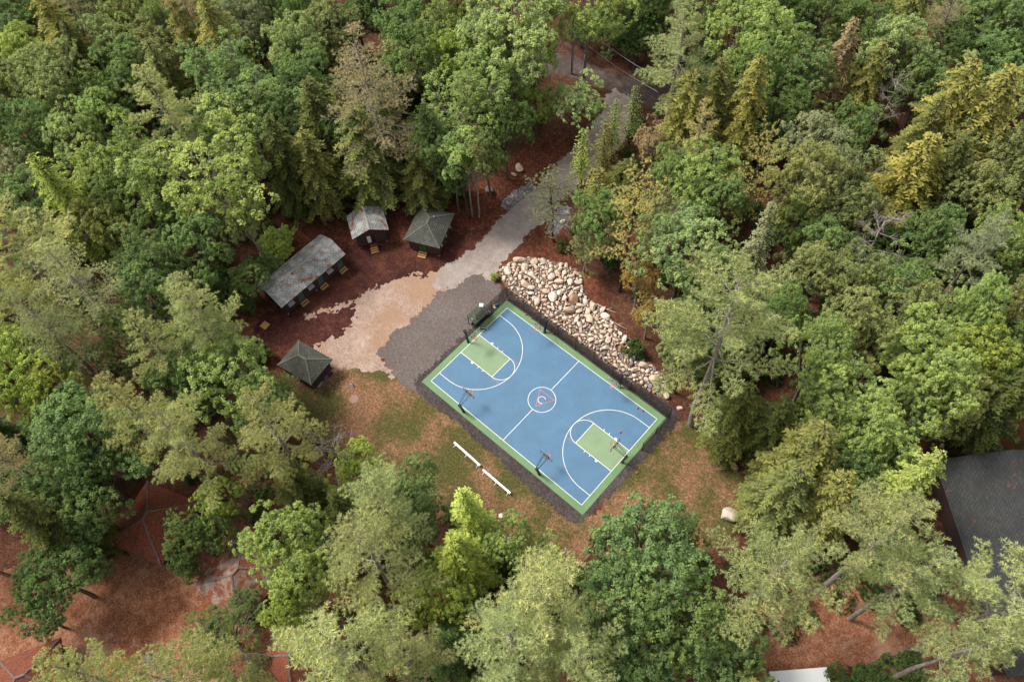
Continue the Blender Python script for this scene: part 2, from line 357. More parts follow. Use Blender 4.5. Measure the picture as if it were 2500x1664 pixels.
yard2 = ov([(600, 740), (640, 700), (700, 640), (800, 560), (880, 560), (1060, 530), (1130, 520), (1090, 580), (1060, 600), (1040, 640), (930, 680), (850, 700), (800, 760), (740, 800), (660, 800), (600, 800)])
sheet('dark_mulch_yard', yard2, Z(2), M['mulch'], .9, .2, 5)
sheet('mulch_bank', cr(1100, 50, 2.413, [(260, 1450), (330, 1400), (430, 1320), (500, 1230), (560, 1190), (700, 1240), (760, 1340), (800, 1480), (900, 1560), (1000, 1800), (800, 1620), (620, 1450), (450, 1400), (320, 1440), (270, 1500)]), Z(2), M['redmulch'], .4, .25, 9)
sheet('sand_patch', ov([(735, 795), (790, 770), (815, 735), (812, 705), (850, 665), (905, 645), (975, 632), (1045, 615), (1110, 640), (1020, 700), (970, 740), (920, 780), (880, 805), (880, 850), (855, 862), (790, 858), (745, 835)]), Z(3), M['sand'], .45, .12, 12, .8, rag=.5)
sheet('sand_streak', ov([(700, 728), (730, 712), (770, 705), (815, 690), (860, 668), (900, 652), (905, 660), (860, 682), (820, 702), (770, 716), (730, 724), (706, 736)]), Z(3)+.002, M['sand'], .15, .1, 61, .5, rag=.45)
sheet('dirt_track', ov([(730, 800), (790, 785), (850, 810), (920, 850), (960, 880), (975, 910), (950, 905), (900, 875), (850, 865), (780, 862), (738, 835)]), Z(3)+.001, M['sand'], .3, .12, 15, .6, rag=.6)
sheet('lawn', ov([(700, 905), (730, 870), (780, 850), (860, 853), (940, 885), (1010, 930), (1100, 1000), (1180, 1060), (1260, 1120), (1340, 1170), (1360, 1200), (1360, 1290), (1300, 1330), (1100, 1240), (950, 1180), (800, 1080), (700, 990), (655, 930)]), Z(4), M['lawn'], .5, .2, 21, .5)
sheet('lawn', ov([(1350, 1190), (1420, 1130), (1480, 1030), (1510, 970), (1580, 960), (1650, 990), (1700, 1080), (1720, 1150), (1700, 1220), (1600, 1290), (1400, 1290), (1340, 1240)]), Z(4)+.0015, M['lawn'], .6, .25, 22, .5)
sheet('lawn', ov([(2080, 1000), (2150, 985), (2356, 975), (2420, 1000), (2420, 1080), (2230, 1100), (2120, 1100)]), Z(4), M['lawn2'], .6, .25, 23, .5)
sheet('lawn', ov([(1500, 1568), (1560, 1500), (1700, 1430), (1820, 1340), (1950, 1330), (2100, 1380), (2250, 1440), (2400, 1500), (2420, 1640), (1500, 1640)]), Z(4), M['clay'], .8, .3, 24, .5)
sheet('clay_yard', ov([(-60, 1330), (60, 1290), (180, 1270), (330, 1275), (450, 1330), (560, 1380), (650, 1470), (760, 1520), (980, 1450), (1100, 1480), (1120, 1640), (-60, 1640)]), Z(3), M['clay'], .8, .25, 27, .5)
drv = cr(1100, 50, 2.413, [(-60, 1470), (40, 1410), (200, 1290), (300, 1160), (400, 1060), (500, 975), (570, 900), (680, 800), (760, 700), (850, 610), (890, 520), (900, 440), (960, 400), (1060, 440), (1080, 640), (980, 760), (880, 860), (760, 960), (640, 1070), (550, 1190), (470, 1240), (400, 1330), (330, 1400), (280, 1450), (250, 1540), (170, 1520), (0, 1600), (-90, 1560)])
road_p = cr(1100, 50, 2.413, [(380, 150), (560, 180), (640, 190), (740, 222), (900, 285), (1130, 350), (1300, 400), (1500, 470), (2100, 640), (2100, 800), (1500, 620), (1250, 540), (1080, 480), (1040, 450), (850, 385), (700, 335), (520, 300), (380, 270)])
sheet('dirt_road', road_p, Z(5), M['road'], .25, .2, 31, .25)
sheet('driveway', drv, Z(6), M['drive'], .3, .13, 33, .5, rag=.4)
lot = ov([(1100, 628), (1140, 650), (1168, 668), (1172, 700), (985, 880), (975, 915), (950, 905), (905, 865), (860, 815), (880, 790), (925, 755), (965, 715), (1000, 680), (1060, 655)])
sheet('gravel_lot', lot, Z(7), M['gravel'], .25, .12, 41, .5, rag=.35)
marg = cr(950, 600, 2.24, [(640, 225), (735, 292), (826, 355), (922, 426), (1018, 502), (1118, 577), (1216, 652), (1316, 727), (1420, 800), (1550, 885), (1600, 930), (1560, 1000), (1500, 1060), (1420, 1140), (1330, 1250), (1230, 1340), (1130, 1430), (1065, 1500), (1015, 1520), (930, 1465), (820, 1370), (700, 1262), (560, 1130), (420, 1010), (300, 915), (200, 835), (150, 790), (135, 735), (250, 640), (420, 480), (560, 330)])
sheet('gravel_margin', marg, Z(8), M['gravel2'], .12, .12, 44, .22, rag=.35)
sheet('stone_chip_patch', cr(1100, 50, 2.413, [(290, 1090), (330, 1040), (400, 990), (470, 960), (490, 1000), (400, 1070), (340, 1130)]), Z(7), M['bluestone'], .2, .14, 51, .3)
sheet('stone_chip_patch', cr(1100, 50, 2.413, [(560, 1210), (590, 1140), (680, 1080), (720, 1110), (690, 1200), (600, 1270), (570, 1250)]), Z(7), M['bluestone'], .2, .14, 52, .3)

# ---------------------------------------------------------------- the court
ct = empty('sports_court'); tag(ct, kind='structure')
s = MB(); s.box(-AL, AL, -AW, AW, -.1, .06); s.build('apron', [M['apron']], ct)
s = MB(); s.face([(-CL, -CW, .064), (CL, -CW, .064), (CL, CW, .064), (-CL, CW, .064)]); s.build('playing_surface', M['blue'], ct)
for sx in (-1, 1):
    s = MB(); a, b = sorted((sx*CL, sx*(CL-5.79))); s.face([(a, -1.83, .068), (b, -1.83, .068), (b, 1.83, .068), (a, 1.83, .068)]); s.build('key_area', M['key'], ct)
def ribbon(mb, pts, w, z):
    P = [Vector((p[0], p[1])) for p in pts]; Lf = []; Rt = []
    for i, p in enumerate(P):
        d = (P[min(i+1, len(P)-1)]-P[max(i-1, 0)]).normalized(); nn = Vector((-d.y, d.x))*w/2; Lf.append(p+nn); Rt.append(p-nn)
    for i in range(len(P)-1): mb.face([(*Rt[i], z), (*Rt[i+1], z), (*Lf[i+1], z), (*Lf[i], z)])
def arc(cx, cy, r, a0, a1, n=48): return [(cx+r*math.cos(a0+(a1-a0)*i/n), cy+r*math.sin(a0+(a1-a0)*i/n)) for i in range(n+1)]
LW = .075; z1 = .0725
s = MB()
ribbon(s, [(-CL, -CW), (CL, -CW)], LW, z1); ribbon(s, [(-CL, CW), (CL, CW)], LW, z1)
ribbon(s, [(-CL, -CW+LW/2), (-CL, CW-LW/2)], LW, z1); ribbon(s, [(CL, -CW+LW/2), (CL, CW-LW/2)], LW, z1); s.build('boundary_line', M['line'], ct)
s = MB(); ribbon(s, [(0, -CW+LW/2), (0, -1.86)], LW, z1); ribbon(s, [(0, 1.86), (0, CW-LW/2)], LW, z1); s.build('centre_line', M['line'], ct)
s = MB(); ribbon(s, arc(0, 0, 1.83, 0, 2*math.pi, 72), LW, z1); s.build('centre_circle', M['line'], ct)
for sx in (-1, 1):
    bx = sx*CL; hx = bx-sx*1.6
    s = MB(); aa = arc(hx, 0, 6.02, -math.pi/2, math.pi/2) if sx < 0 else arc(hx, 0, 6.02, math.pi/2, 3*math.pi/2)
    e = bx-sx*LW/2
    ribbon(s, [(e, aa[0][1])]+aa+[(e, aa[-1][1])], LW, z1); s.build('three_point_line', M['line'], ct)
    s = MB(); fx = bx-sx*5.79
    ribbon(s, [(e, -1.83), (fx, -1.83)], LW, z1+.002); ribbon(s, [(e, 1.83), (fx, 1.83)], LW, z1+.002)
    ribbon(s, [(fx, -1.83+LW/2), (fx, 1.83-LW/2)], LW, z1+.003)
    ribbon(s, arc(fx, 0, 1.83, -math.pi/2, math.pi/2) if sx < 0 else arc(fx, 0, 1.83, math.pi/2, 3*math.pi/2), LW, z1+.004)
    for sy in (-1, 1):
        for k, w_ in ((2.29, .34), (3.35, .08), (4.2, .08)):
            x = bx-sx*k; y0, y1 = sorted((sy*1.86, sy*2.12)); s.face([(x-w_/2, y0, z1), (x+w_/2, y0, z1), (x+w_/2, y1, z1), (x-w_/2, y1, z1)])
    s.build('free_throw_lines', M['line'], ct)
    s = MB()
    for sy in (-1, 1): ribbon(s, [(fx-sx*.15, sy*1.98), (fx-sx*1.7, sy*1.9)], .07, z1-.002)
    s.build('practice_line', M['redline'], ct)
tri = [at(950+a/2.24, 600+b/2.24)[:2] for a, b in ((823, 780), (908, 846), (799, 880))]
s = MB()
c_ = sum((Vector(p) for p in tri), Vector((0, 0)))/3
TR = [c_+(Vector(p)-c_)*1.0 for p in tri]
for i in range(3):                      # a red triangle with mitred corners
    a, b = TR[i], TR[(i+1) % 3]; q = .84; ai, bi = c_+(a-c_)*q, c_+(b-c_)*q
    s.face([(*a, z1), (*b, z1), (*bi, z1), (*ai, z1)][::-1])
s.build('triangle_emblem', M['redline'], ct)
cc = at(950+835/2.24, 600+843/2.24); p1 = at(950+858/2.24, 600+841/2.24); p2 = at(950+838/2.24, 600+864/2.24)
A1 = math.atan2(p1[1]-cc[1], p1[0]-cc[0]); A2 = math.atan2(p2[1]-cc[1], p2[0]-cc[0])
while A2 < A1: A2 += 2*math.pi
if A2-A1 < math.pi: A1, A2 = A2, A1+2*math.pi
s = MB(); ribbon(s, arc(cc[0], cc[1], .50, A1, A2), .07, z1+.002); s.build('letter_c', M['line'], ct)

# ---------------------------------------------------------------- basketball hoops
def make_hoop():
    root = empty('basketball_hoop')
    p = MB(); p.box(-.17, .17, -.17, .17, 0, .03); p.hexa([(-.09, -.09, .03), (.09, -.09, .03), (.09, .09, .03), (-.09, .09, .03)], [(-.39, -.08, 2.55), (-.22, -.08, 2.55), (-.22, .08, 2.55), (-.39, .08, 2.55)])
    p.hexa([(-.15, -.12, .031), (.13, -.12, .031), (.13, .12, .031), (-.15, .12, .031)], [(-.36, -.12, 1.5), (-.08, -.12, 1.5), (-.08, .12, 1.5), (-.36, .12, 1.5)])
    p.build('pole', M['black'], root)
    b = MB(); b.box(-.58, -.24, -.17, .17, 2.35, 2.62); b.bar((-.42, 0, 1.7), (-.5, 0, 2.36), .08); b.build('height_adjuster', M['black'], root)
    a = MB()
    for y in (-.17, .17):
        a.tube([(-.30, y*.7, 2.5), (.35, y*1.1, 2.72), (1.0, y*1.9, 3.1), (1.38, y*2.1, 3.2)], .028, 6)
        a.tube([(-.52, y*.7, 2.62), (.2, y*1.3, 3.15), (1.0, y*1.9, 3.62), (1.38, y*2.1, 3.68)], .028, 6)
    a.bar((1.1, -.34, 3.2), (1.1, .34, 3.2), .04); a.bar((1.36, -.5, 3.68), (1.36, .5, 3.68), .05); a.bar((1.36, -.5, 3.15), (1.36, .5, 3.15), .05)
    a.bar((1.36, -.37, 3.12), (1.36, -.37, 3.7), .05); a.bar((1.36, .37, 3.12), (1.36, .37, 3.7), .05)
    a.build('extension_arms', M['black'], root)
    g_ = MB(); g_.box(1.415, 1.43, -.89, .89, 2.92, 3.95); bd = g_.build('backboard', M['board'], root)
    f = MB()
    for q in ((-.915, 2.9, .915, 2.965), (-.915, 3.90, .915, 3.955)): f.box(1.431, 1.438, q[0], q[2], q[1], q[3])
    for y in (-.915, .855): f.box(1.431, 1.438, y, y+.06, 2.965, 3.90)
    f.build('board_frame', [M['white']], bd)
    f = MB()
    for q in ((-.915, 2.9, .915, 2.94), (-.915, 3.93, .915, 3.97)): f.box(1.385, 1.403, q[0], q[2], q[1], q[3])
    for y in (-.915, .855): f.box(1.385, 1.403, y, y+.06, 2.94, 3.93)
    f.box(1.385, 1.403, -.855, .855, 3.40, 3.44)
    f.build('rear_frame', [M['black']], bd)
    f = MB(); f.box(1.431, 1.437, -.3, .3, 3.48, 3.53); f.box(1.431, 1.437, -.3, .3, 3.08, 3.13); f.box(1.431, 1.437, -.3, -.25, 3.13, 3.48); f.box(1.431, 1.437, .25, .3, 3.13, 3.48)
    f.build('target_square', M['white'], bd)
    r = MB(); r.tube([(1.83+.235*math.cos(k*math.pi/12), .235*math.sin(k*math.pi/12), 3.05) for k in range(25)], .022, 6, cap=False)
    r.box(1.446, 1.60, -.11, .11, 2.99, 3.09); r.box(1.30, 1.38, -.2, .2, 2.98, 3.1); rim = r.build('rim', M['rimred'], root)
    n_ = MB()
    for k in range(12):
        for dk in (-1, 1):
            pts = [(1.83+rr*math.cos((k+dk*j*.5)*math.pi/6), rr*math.sin((k+dk*j*.5)*math.pi/6), 3.03-.11*j) for j, rr in enumerate((.225, .19, .15, .13, .14))]
            n_.tube(pts, .009, 3, cap=False)
    n_.build('net', M['net'], rim)
    return root
def copy_tree(o, parent=None):
    c = o.copy(); COL.objects.link(c)
    if parent is not None: c.parent = parent
    for ch in o.children: copy_tree(ch, c)
    return c
hoop0 = make_hoop()
HL = ['black basketball hoop behind the baseline beside the gravel lot and the slatted bench shelter', 'black basketball hoop on the boulder side of the court, nearer the bench shelter',
      'black basketball hoop on the boulder side of the court, nearer the leaning pine', 'black basketball hoop on the lawn side of the court, nearer the gravel lot',
      'black basketball hoop on the lawn side, beyond the end of the white benches', 'black basketball hoop behind the baseline on the patchy lawn side, near the lowest court corner']
for i, (x, y, a) in enumerate(((-13.37, 0, 0), (-6.45, 8.0, -90), (6.5, 8.0, -90), (-6.6, -8.03, 90), (6.5, -8.03, 90), (13.34, 0, 180))):
    o = hoop0 if i == 0 else copy_tree(hoop0)
    o.location = (x, y, .06); o.rotation_euler = (0, 0, R_(a)); tag(o, HL[i], 'basketball hoop', 'six basketball hoops around the court')

# ---------------------------------------------------------------- chain link fences
def fence(a, b, nsp, lab, h=3.0, skip_first=False):
    A = Vector((*a, 0)); B = Vector((*b, 0)); d = B-A; L = d.length; ang = math.atan2(d.y, d.x)
    root = empty('chain_link_fence', A, ang); tag(root, lab, 'fence')
    for k in range(nsp+1):
        if skip_first and k == 0: continue
        x = L*k/nsp; p = MB(); p.tube([(x, 0, 0), (x, 0, h+.06)], .05, 8); p.build('post', M['black'], root)
    t_ = MB(); t_.tube([(0.04, 0, h), (L-.04, 0, h)], .024, 6); t_.build('top_rail', M['black'], root)
    t_ = MB(); t_.tube([(0.04, 0, .12), (L-.04, 0, .12)], .012, 5); t_.build('bottom_wire', M['black'], root)
    g_ = MB(); g_.face([(0, .03, .08), (L, .03, .08), (L, .03, h-.02), (0, .03, h-.02)], uv=[(0, 0), (L, 0), (L, h), (0, h)]); g_.build('mesh', M['mesh'], root)
fence((-14.05, 8.72), (14.15, 8.72), 9, 'long black chain link fence between the court and the boulder pile')
fence((-14.15, 8.66), (-14.15, 2.7), 2, 'short black chain link fence in front of the slatted bench shelter', skip_first=True)
fence((14.2, 8.66), (14.2, 2.9), 2, 'short black chain link fence at the court end by the leaning pine', h=2.4, skip_first=True)

# ---------------------------------------------------------------- cabins
def roof_gable(root, L, W, ze, zr, mat, ridge, th=.14, uvs=1.):
    """ridge along local x; L along the ridge, W across"""
    s = MB(); h = zr-ze; sl = math.hypot(W/2, h)
    for sg in (-1, 1):
        e0, e1 = (-L/2, sg*W/2, ze), (L/2, sg*W/2, ze); r0, r1 = (-L/2, 0, zr), (L/2, 0, zr)
        if sg < 0: s.face([e0, e1, r1, r0], uv=[(0, 0), (L, 0), (L, sl), (0, sl)])
        else: s.face([e1, e0, r0, r1], uv=[(0, 0), (L, 0), (L, sl), (0, sl)])
        lo = lambda p: (p[0], p[1], p[2]-th)
        if sg < 0: s.face([lo(e0), lo(r0), lo(r1), lo(e1)], m=1); s.face([lo(e0), lo(e1), e1, e0], m=1)
        else: s.face([lo(e1), lo(r1), lo(r0), lo(e0)], m=1); s.face([lo(e1), lo(e0), e0, e1], m=1)
        for x, f in ((-L/2, 1), (L/2, -1)):
            q = [(x, sg*W/2, ze), (x, 0, zr), (x, 0, zr-th), (x, sg*W/2, ze-th)]
            s.face(q if f*sg < 0 else q[::-1], m=1)
    rf = s.build('roof', [mat, M['trim']], root)
    c = MB(); nseg = int(L/.3)
    for k in range(nseg):
        x0 = -L/2+L*k/nseg; x1 = x0+L/nseg*.96
        for sg in (-1, 1): c.hexa([(x0, 0 if sg > 0 else -.15, zr+.004-(0 if sg > 0 else .15*h/(W/2))), (x1, 0 if sg > 0 else -.15, zr+.004-(0 if sg > 0 else .15*h/(W/2))), (x1, .15 if sg > 0 else 0, zr+.004-(.15*h/(W/2) if sg > 0 else 0)), (x0, .15 if sg > 0 else 0, zr+.004-(.15*h/(W/2) if sg > 0 else 0))],
                                  [(x0, 0 if sg > 0 else -.15, zr+.03-(0 if sg > 0 else .15*h/(W/2))), (x1, 0 if sg > 0 else -.15, zr+.03-(0 if sg > 0 else .15*h/(W/2))), (x1, .15 if sg > 0 else 0, zr+.03-(.15*h/(W/2) if sg > 0 else 0)), (x0, .15 if sg > 0 else 0, zr+.03-(.15*h/(W/2) if sg > 0 else 0))])
    c.build('ridge_cap', ridge, rf)
    return rf
def roof_hip(root, L, W, rl, ze, zr, mat, ridge, th=.14):
    s = MB(); h = zr-ze; c = [(-L/2, -W/2, ze), (L/2, -W/2, ze), (L/2, W/2, ze), (-L/2, W/2, ze)]; r0, r1 = (-rl/2, 0, zr), (rl/2, 0, zr)
    s1 = math.hypot(W/2, h); s2 = math.hypot((L-rl)/2, h)
    s.face([c[0], c[1], r1, r0], uv=[(0, 0), (L, 0), ((L+rl)/2, s1), ((L-rl)/2, s1)]); s.face([c[2], c[3], r0, r1], uv=[(0, 0), (L, 0), ((L+rl)/2, s1), ((L-rl)/2, s1)])
    s.face([c[1], c[2], r1], uv=[(0, 0), (W, 0), (W/2, s2)]); s.face([c[3], c[0], r0], uv=[(0, 0), (W, 0), (W/2, s2)])
    lo = [(p[0], p[1], p[2]-th) for p in c]
    for i in range(4): j = (i+1) % 4; s.face([lo[i], lo[j], c[j], c[i]], m=1)
    s.face(lo[::-1], m=1)
    rf = s.build('roof', [mat, M['trim']], root)
    cm = MB()
    for i, r in ((0, r0), (1, r1), (2, r1), (3, r0)):
        a = Vector(c[i]); b = Vector(r); n_ = max(4, int((b-a).length/.3))
        for k in range(n_): p, q = a.lerp(b, k/n_), a.lerp(b, (k+.95)/n_); cm.bar(p+Vector((0, 0, .0)), q+Vector((0, 0, .03)), .2, .03)
    n_ = max(1, int(rl/.3))
    for k in range(n_): cm.bar((-rl/2+rl*k/n_, 0, zr+.012), (-rl/2+rl*(k+.95)/n_, 0, zr+.03), .28, .03)
    cm.build('ridge_cap', ridge, rf); return rf
def cabin_base(root, x0, x1, y0, y1, ztop, gable=None, mat=None):
    """walls on piers; gable = height of the ridge for gable ends (ridge along x)"""
    w = MB(); t_ = .12; zf = .42
    def wall(a, b, peak=None):
        a, b = Vector(a), Vector(b); d = (b-a).normalized(); nrm = Vector((d.y, -d.x, 0)); L = (b-a).length
        pts = [a+Vector((0, 0, zf)), b+Vector((0, 0, zf)), b+Vector((0, 0, ztop))]; uv = [(0, zf), (L, zf), (L, ztop)]
        if peak: pts.append((a+b)/2+Vector((0, 0, peak))); uv.append((L/2, peak))
        pts.append(a+Vector((0, 0, ztop))); uv.append((0, ztop))
        w.face(pts, uv=uv); w.face([p-nrm*t_ for p in pts][::-1])
    wall((x0, y0, 0), (x1, y0, 0)); wall((x1, y0, 0), (x1, y1, 0), gable); wall((x1, y1, 0), (x0, y1, 0)); wall((x0, y1, 0), (x0, y0, 0), gable)
    w.box(x0+.02, x1-.02, y0+.02, y1-.02, zf-.12, zf+.02, m=1)
    w.build('wall', [mat or M['wall'], M['trim']], root)
    for x in (x0+.2, (x0+x1)/2, x1-.2):
        for y in (y0+.18, y1-.18): p = MB(); p.box(x-.17, x+.17, y-.14, y+.14, 0, zf-.12); p.build('pier', M['block'], root)
def steps(root, x, y, dirx, diry, w=1.15, n=3, top=.42, tread=.30):
    """wooden steps going down from (x, y) towards (dirx, diry)"""
    d = Vector((dirx, diry, 0)); sd_ = Vector((-diry, dirx, 0)); b = MB(); o = Vector((x, y, 0))
    for k in range(n):
        z = top-(k+.0)*top/n; c = o+d*(.05+tread*(k+.5))
        b.bar(c-sd_*w/2+Vector((0, 0, z-.02)), c+sd_*w/2+Vector((0, 0, z-.02)), tread*.86, .045)
    for sg in (-1, 1):
        p = o+sd_*sg*(w/2-.06); b.hexa(*([[tuple(p+d*a_+sd_*e_+Vector((0, 0, z_))) for a_, e_, z_ in q] for q in (((.05, -.02, .0), (tread*n, -.02, .0), (tread*n, .02, .0), (.05, .02, 0)), ((.05, -.02, top-.07), (tread*n, -.02, top/n-.07), (tread*n, .02, top/n-.07), (.05, .02, top-.07)))]))
    b.build('steps', M['newwood'], root)
def panel(root, name, c, ux, w, z0, z1, mat, off=.03, child=None):
    """a thin upright board on a wall: centre c (x, y), wall direction ux, pushed out by off"""
    u_ = Vector((*ux, 0)); n_ = Vector((ux[1], -ux[0], 0)); c = Vector((*c, 0)); b = MB()
    p = [c-u_*w/2, c+u_*w/2]; q = [p[0]+n_*off, p[1]+n_*off, p[1]-n_*.01, p[0]-n_*.01]
    b.hexa([tuple(v+Vector((0, 0, z0))) for v in q], [tuple(v+Vector((0, 0, z1))) for v in q]); return b.build(name, mat, root)

# small gable cabin (ridge at -31 degrees, door in the gable that faces the court)
ca = empty('cabin', (-37.24, 3.94, 0), R_(-31)); tag(ca, 'small dark brown cabin with a pale grey gable roof, white door and wooden steps', 'cabin')
roof_gable(ca, 4.6, 5.45, 2.95, 4.2, M['sh_grey'], M['ridge_g'])
cabin_base(ca, -2.0, 1.95, -2.2, 2.2, 2.8, 3.9)
panel(ca, 'doorway', (1.95, -.1), (0, 1), 1.0, .45, 2.5, M['black'], .02)
panel(ca, 'door', (1.99, -.42), (0, 1), .55, .9, 2.35, M['white'], .05)
b = MB(); b.box(1.96, 2.55, -.6, .45, .38, .42); b.build('landing', M['redwood'], ca); steps(ca, 2.55, -.08, 1, 0, 1.15, 3, .38)
b = MB(); b.tube([(2.0, .5, .42), (2.0, .5, 1.4), (3.2, .5, 1.0), (3.2, .5, 0)], .03, 6); b.build('handrail', M['trim'], ca)
b = MB(); b.tube([(.1, -.6, 3.9), (.1, -.6, 4.35)], .045, 8); b.build('vent_pipe', M['white'], ca)
# hip cabin by the drive
cb = empty('cabin', (-29.76, 9.36, 0), R_(-66)); tag(cb, 'dark brown cabin with a mossy grey green hip roof and green door, nearest the driveway', 'cabin')
roof_hip(cb, 6.58, 5.56, 1.1, 2.95, 4.35, M['sh_green'], M['ridge'])
cabin_base(cb, -2.75, 2.75, -2.3, 2.3, 2.85)
panel(cb, 'door', (2.75, -.25), (0, 1), .95, .45, 2.35, M['greendoor'], .04); steps(cb, 2.78, -.25, 1, 0, 1.25, 3)
for y in (1.9, .2, -1.6):
    b = MB(); b.box(-y-.12, -y+.12, 2.3, 2.42, 1.1, 1.5); b.build('wall_lamp_box', M['boxgrey'], cb)
b = MB(); b.tube([(-.9, .5, 4.0), (-.9, .5, 4.5)], .05, 8); b.build('vent_pipe', M['white'], cb)
# long bunkhouse: ridge along world y
cc_ = empty('bunkhouse', (-38.23, -7.98, 0), R_(90)); tag(cc_, 'long dark brown bunkhouse with a weathered grey gable roof, three glass doors and three steps', 'bunkhouse')
roof_gable(cc_, 12.0, 5.55, 2.95, 4.2, M['sh_grey'], M['ridge_g'])
cabin_base(cc_, -5.55, 5.5, -2.35, 2.35, 2.8, 3.9)
for y in [at(610+a/7.128, 560+b_/7.128, 1.2)[1]+7.98 for a, b_ in ((866, 1160), (1208, 882), (1548, 603))]:
    dr = panel(cc_, 'door', (y, -2.35), (1, 0), .95, .45, 2.4, M['greenframe'], .04)
    for a_ in (-.2, .2):
        for z_ in (.95, 1.65): panel(dr, 'pane', (y+a_, -2.39), (1, 0), .3, z_, z_+.58, M['glass'], .012)
for (a, b_) in ((918, 1238), (1255, 955), (1588, 678)):
    y = at(610+a/7.128, 560+b_/7.128, .25)[1]+7.98; steps(cc_, y, -2.38, 0, -1, 1.2, 2, .42, .34)
for (a, b_) in ((700, 1265), (1043, 980), (1370, 700)):
    y = at(610+a/7.128, 560+b_/7.128, 2.3)[1]+7.98
    w_ = MB(); w_.hexa([(y-.5, -2.95, 2.0), (y+.5, -2.95, 2.0), (y+.5, -2.36, 2.5), (y-.5, -2.36, 2.5)], [(y-.5, -2.95, 2.04), (y+.5, -2.95, 2.04), (y+.5, -2.36, 2.54), (y-.5, -2.36, 2.54)])
    w_.build('window_flap', M['awning'], cc_); panel(cc_, 'window', (y, -2.35), (1, 0), .95, 1.3, 2.2, M['black'], .02)
# hip cabin on the lawn
cd_ = empty('cabin', (-26.47, -17.46, 0), R_(10)); tag(cd_, 'dark brown cabin with a grey green hip roof at the upper end of the lawn', 'cabin')
roof_hip(cd_, 5.82, 4.47, 1.25, 2.95, 4.35, M['sh_green'], M['ridge'])
cabin_base(cd_, -2.4, 2.35, -1.9, 1.9, 2.85)
for y in (-1.2, .1, 1.25): panel(cd_, 'window', (2.35, y), (0, 1), .6, 1.3, 2.0, M['black'], .025)
panel(cd_, 'sign_board', (2.35, 1.45), (0, 1), .8, 2.3, 2.62, M['white'], .06)

# roofs among the lower left trees
def hip_cabin(corners, crop, rz, L, W, rl, mats, lab, ze=2.7, zr=4.6):
    pass
def hipcab(cx, cy, rz, L, W, rl, mat, ridge, lab, ze=2.8, zr=4.7):
    o = empty('cabin', (cx, cy, 0), rz); tag(o, lab, 'cabin', None)
    roof_hip(o, L, W, rl, ze, zr, mat, ridge); cabin_base(o, -L/2+.5, L/2-.5, -W/2+.45, W/2-.45, ze-.1); return o
def fit(crop, lf, bt, ap, ze, zr):
    """hip roof from its left and bottom eave corners and one ridge end: centre and angle"""
    ox, oy, s_ = crop; a = at(ox+lf[0]/s_, oy+lf[1]/s_, ze); b = at(ox+bt[0]/s_, oy+bt[1]/s_, ze); r = at(ox+ap[0]/s_, oy+ap[1]/s_, zr)
    d = (b-a)[:2]; L = float(np.hypot(*d)); ang = math.atan2(d[1], d[0]); u_ = np.array(d)/L; v_ = np.array([-u_[1], u_[0]])
    w = float((r[:2]-a[:2]) @ v_); return a[:2], u_, v_, L, w, ang
for (lf, bt, ap, mat, rdg, lab, k) in (
        ((725, 618), (1095, 785), (1005, 482), 'sh_red', 'ridge_r', 'cabin with a hip roof buried in red needles, the upper one beside the clay yard', 1.0),
        ((1310, 912), (1625, 1195), (1592, 862), 'sh_red2', 'ridge_r', 'cabin whose tan shingle hip roof is half covered in needles, beside the clay yard', 1.0)):
    a, u_, v_, L, w, ang = fit((0, 1100, 2.78), lf, bt, ap, 2.7, 5.3)
    W = L; Wd = w*2+1.0
    c = a+u_*L/2+v_*Wd/2
    o = hipcab(c[0], c[1], ang+math.pi/2, Wd, L, 1.0, M[mat], M[rdg], lab, 2.7, 5.3)
    print('hip', lab[:30], round(L, 2), round(w, 2))
q = at(410/2.78, 1100+1262/2.78, 2.8); e1 = at(0, 1100+1420/2.78, 2.8); e2 = at(440/2.78, 1100+1500/2.78, 2.8)
d1 = (e1-q)[:2]; d1 /= np.hypot(*d1); d2 = np.array([-d1[1], d1[0]]);
if d2 @ (e2-q)[:2] < 0: d2 = -d2
c = q[:2]+d1*3.4+d2*3.4
hipcab(c[0], c[1], math.atan2(d1[1], d1[0]), 6.8, 6.8, 1.0, M['sh_red'], M['ridge_r'], 'cabin in the bottom left corner with a red needle covered roof and green chair outside', 2.7, 5.3)
q = at(1758/2.78, 1100+1392/2.78, 2.8); e1 = at(1915/2.78, 1100+1245/2.78, 2.8); d1 = (e1-q)[:2]; d1 /= np.hypot(*d1); d2 = np.array([d1[1], -d1[0]])
if pix((*(q[:2]+d2), 2.8))[0] < pix(q)[0]: d2 = -d2
c = q[:2]+d1*3.0+d2*3.0
hipcab(c[0], c[1], math.atan2(d1[1], d1[0]), 6.0, 6.0, 1.0, M['sh_red'], M['ridge_r'], 'red needle covered hip roofed cabin at the bottom edge, half under a yellowish pine', 2.7, 5.3)
# large building at the right edge: one slope of a dark shingle roof
p0 = at(1500+1838/2.356, 1050+170/2.356, 4.2); p1 = at(1500+2356/2.356, 1050+136/2.356, 4.2); p2 = at(1500+1950/2.356, 1050+720/2.356, 4.2)
u_ = (p1-p0)[:2]; u_ /= np.hypot(*u_); v_ = np.array([u_[1], -u_[0]])
if v_ @ (p2-p0)[:2] < 0: v_ = -v_
ang = math.atan2(v_[1], v_[0])
Lb, Wb = 24.0, 17.0; c = p0[:2]+v_*Lb/2+u_*Wb/2
o = empty('lodge', (c[0], c[1], 0), ang); tag(o, 'large lodge with a dark asphalt shingle roof at the right edge', 'lodge')
roof_gable(o, Lb, Wb, 4.2, 6.0, M['sh_dark'], M['sh_dark'])
cabin_base(o, -Lb/2+.6, Lb/2-.6, -Wb/2+.5, Wb/2-.5, 4.0, 5.6)

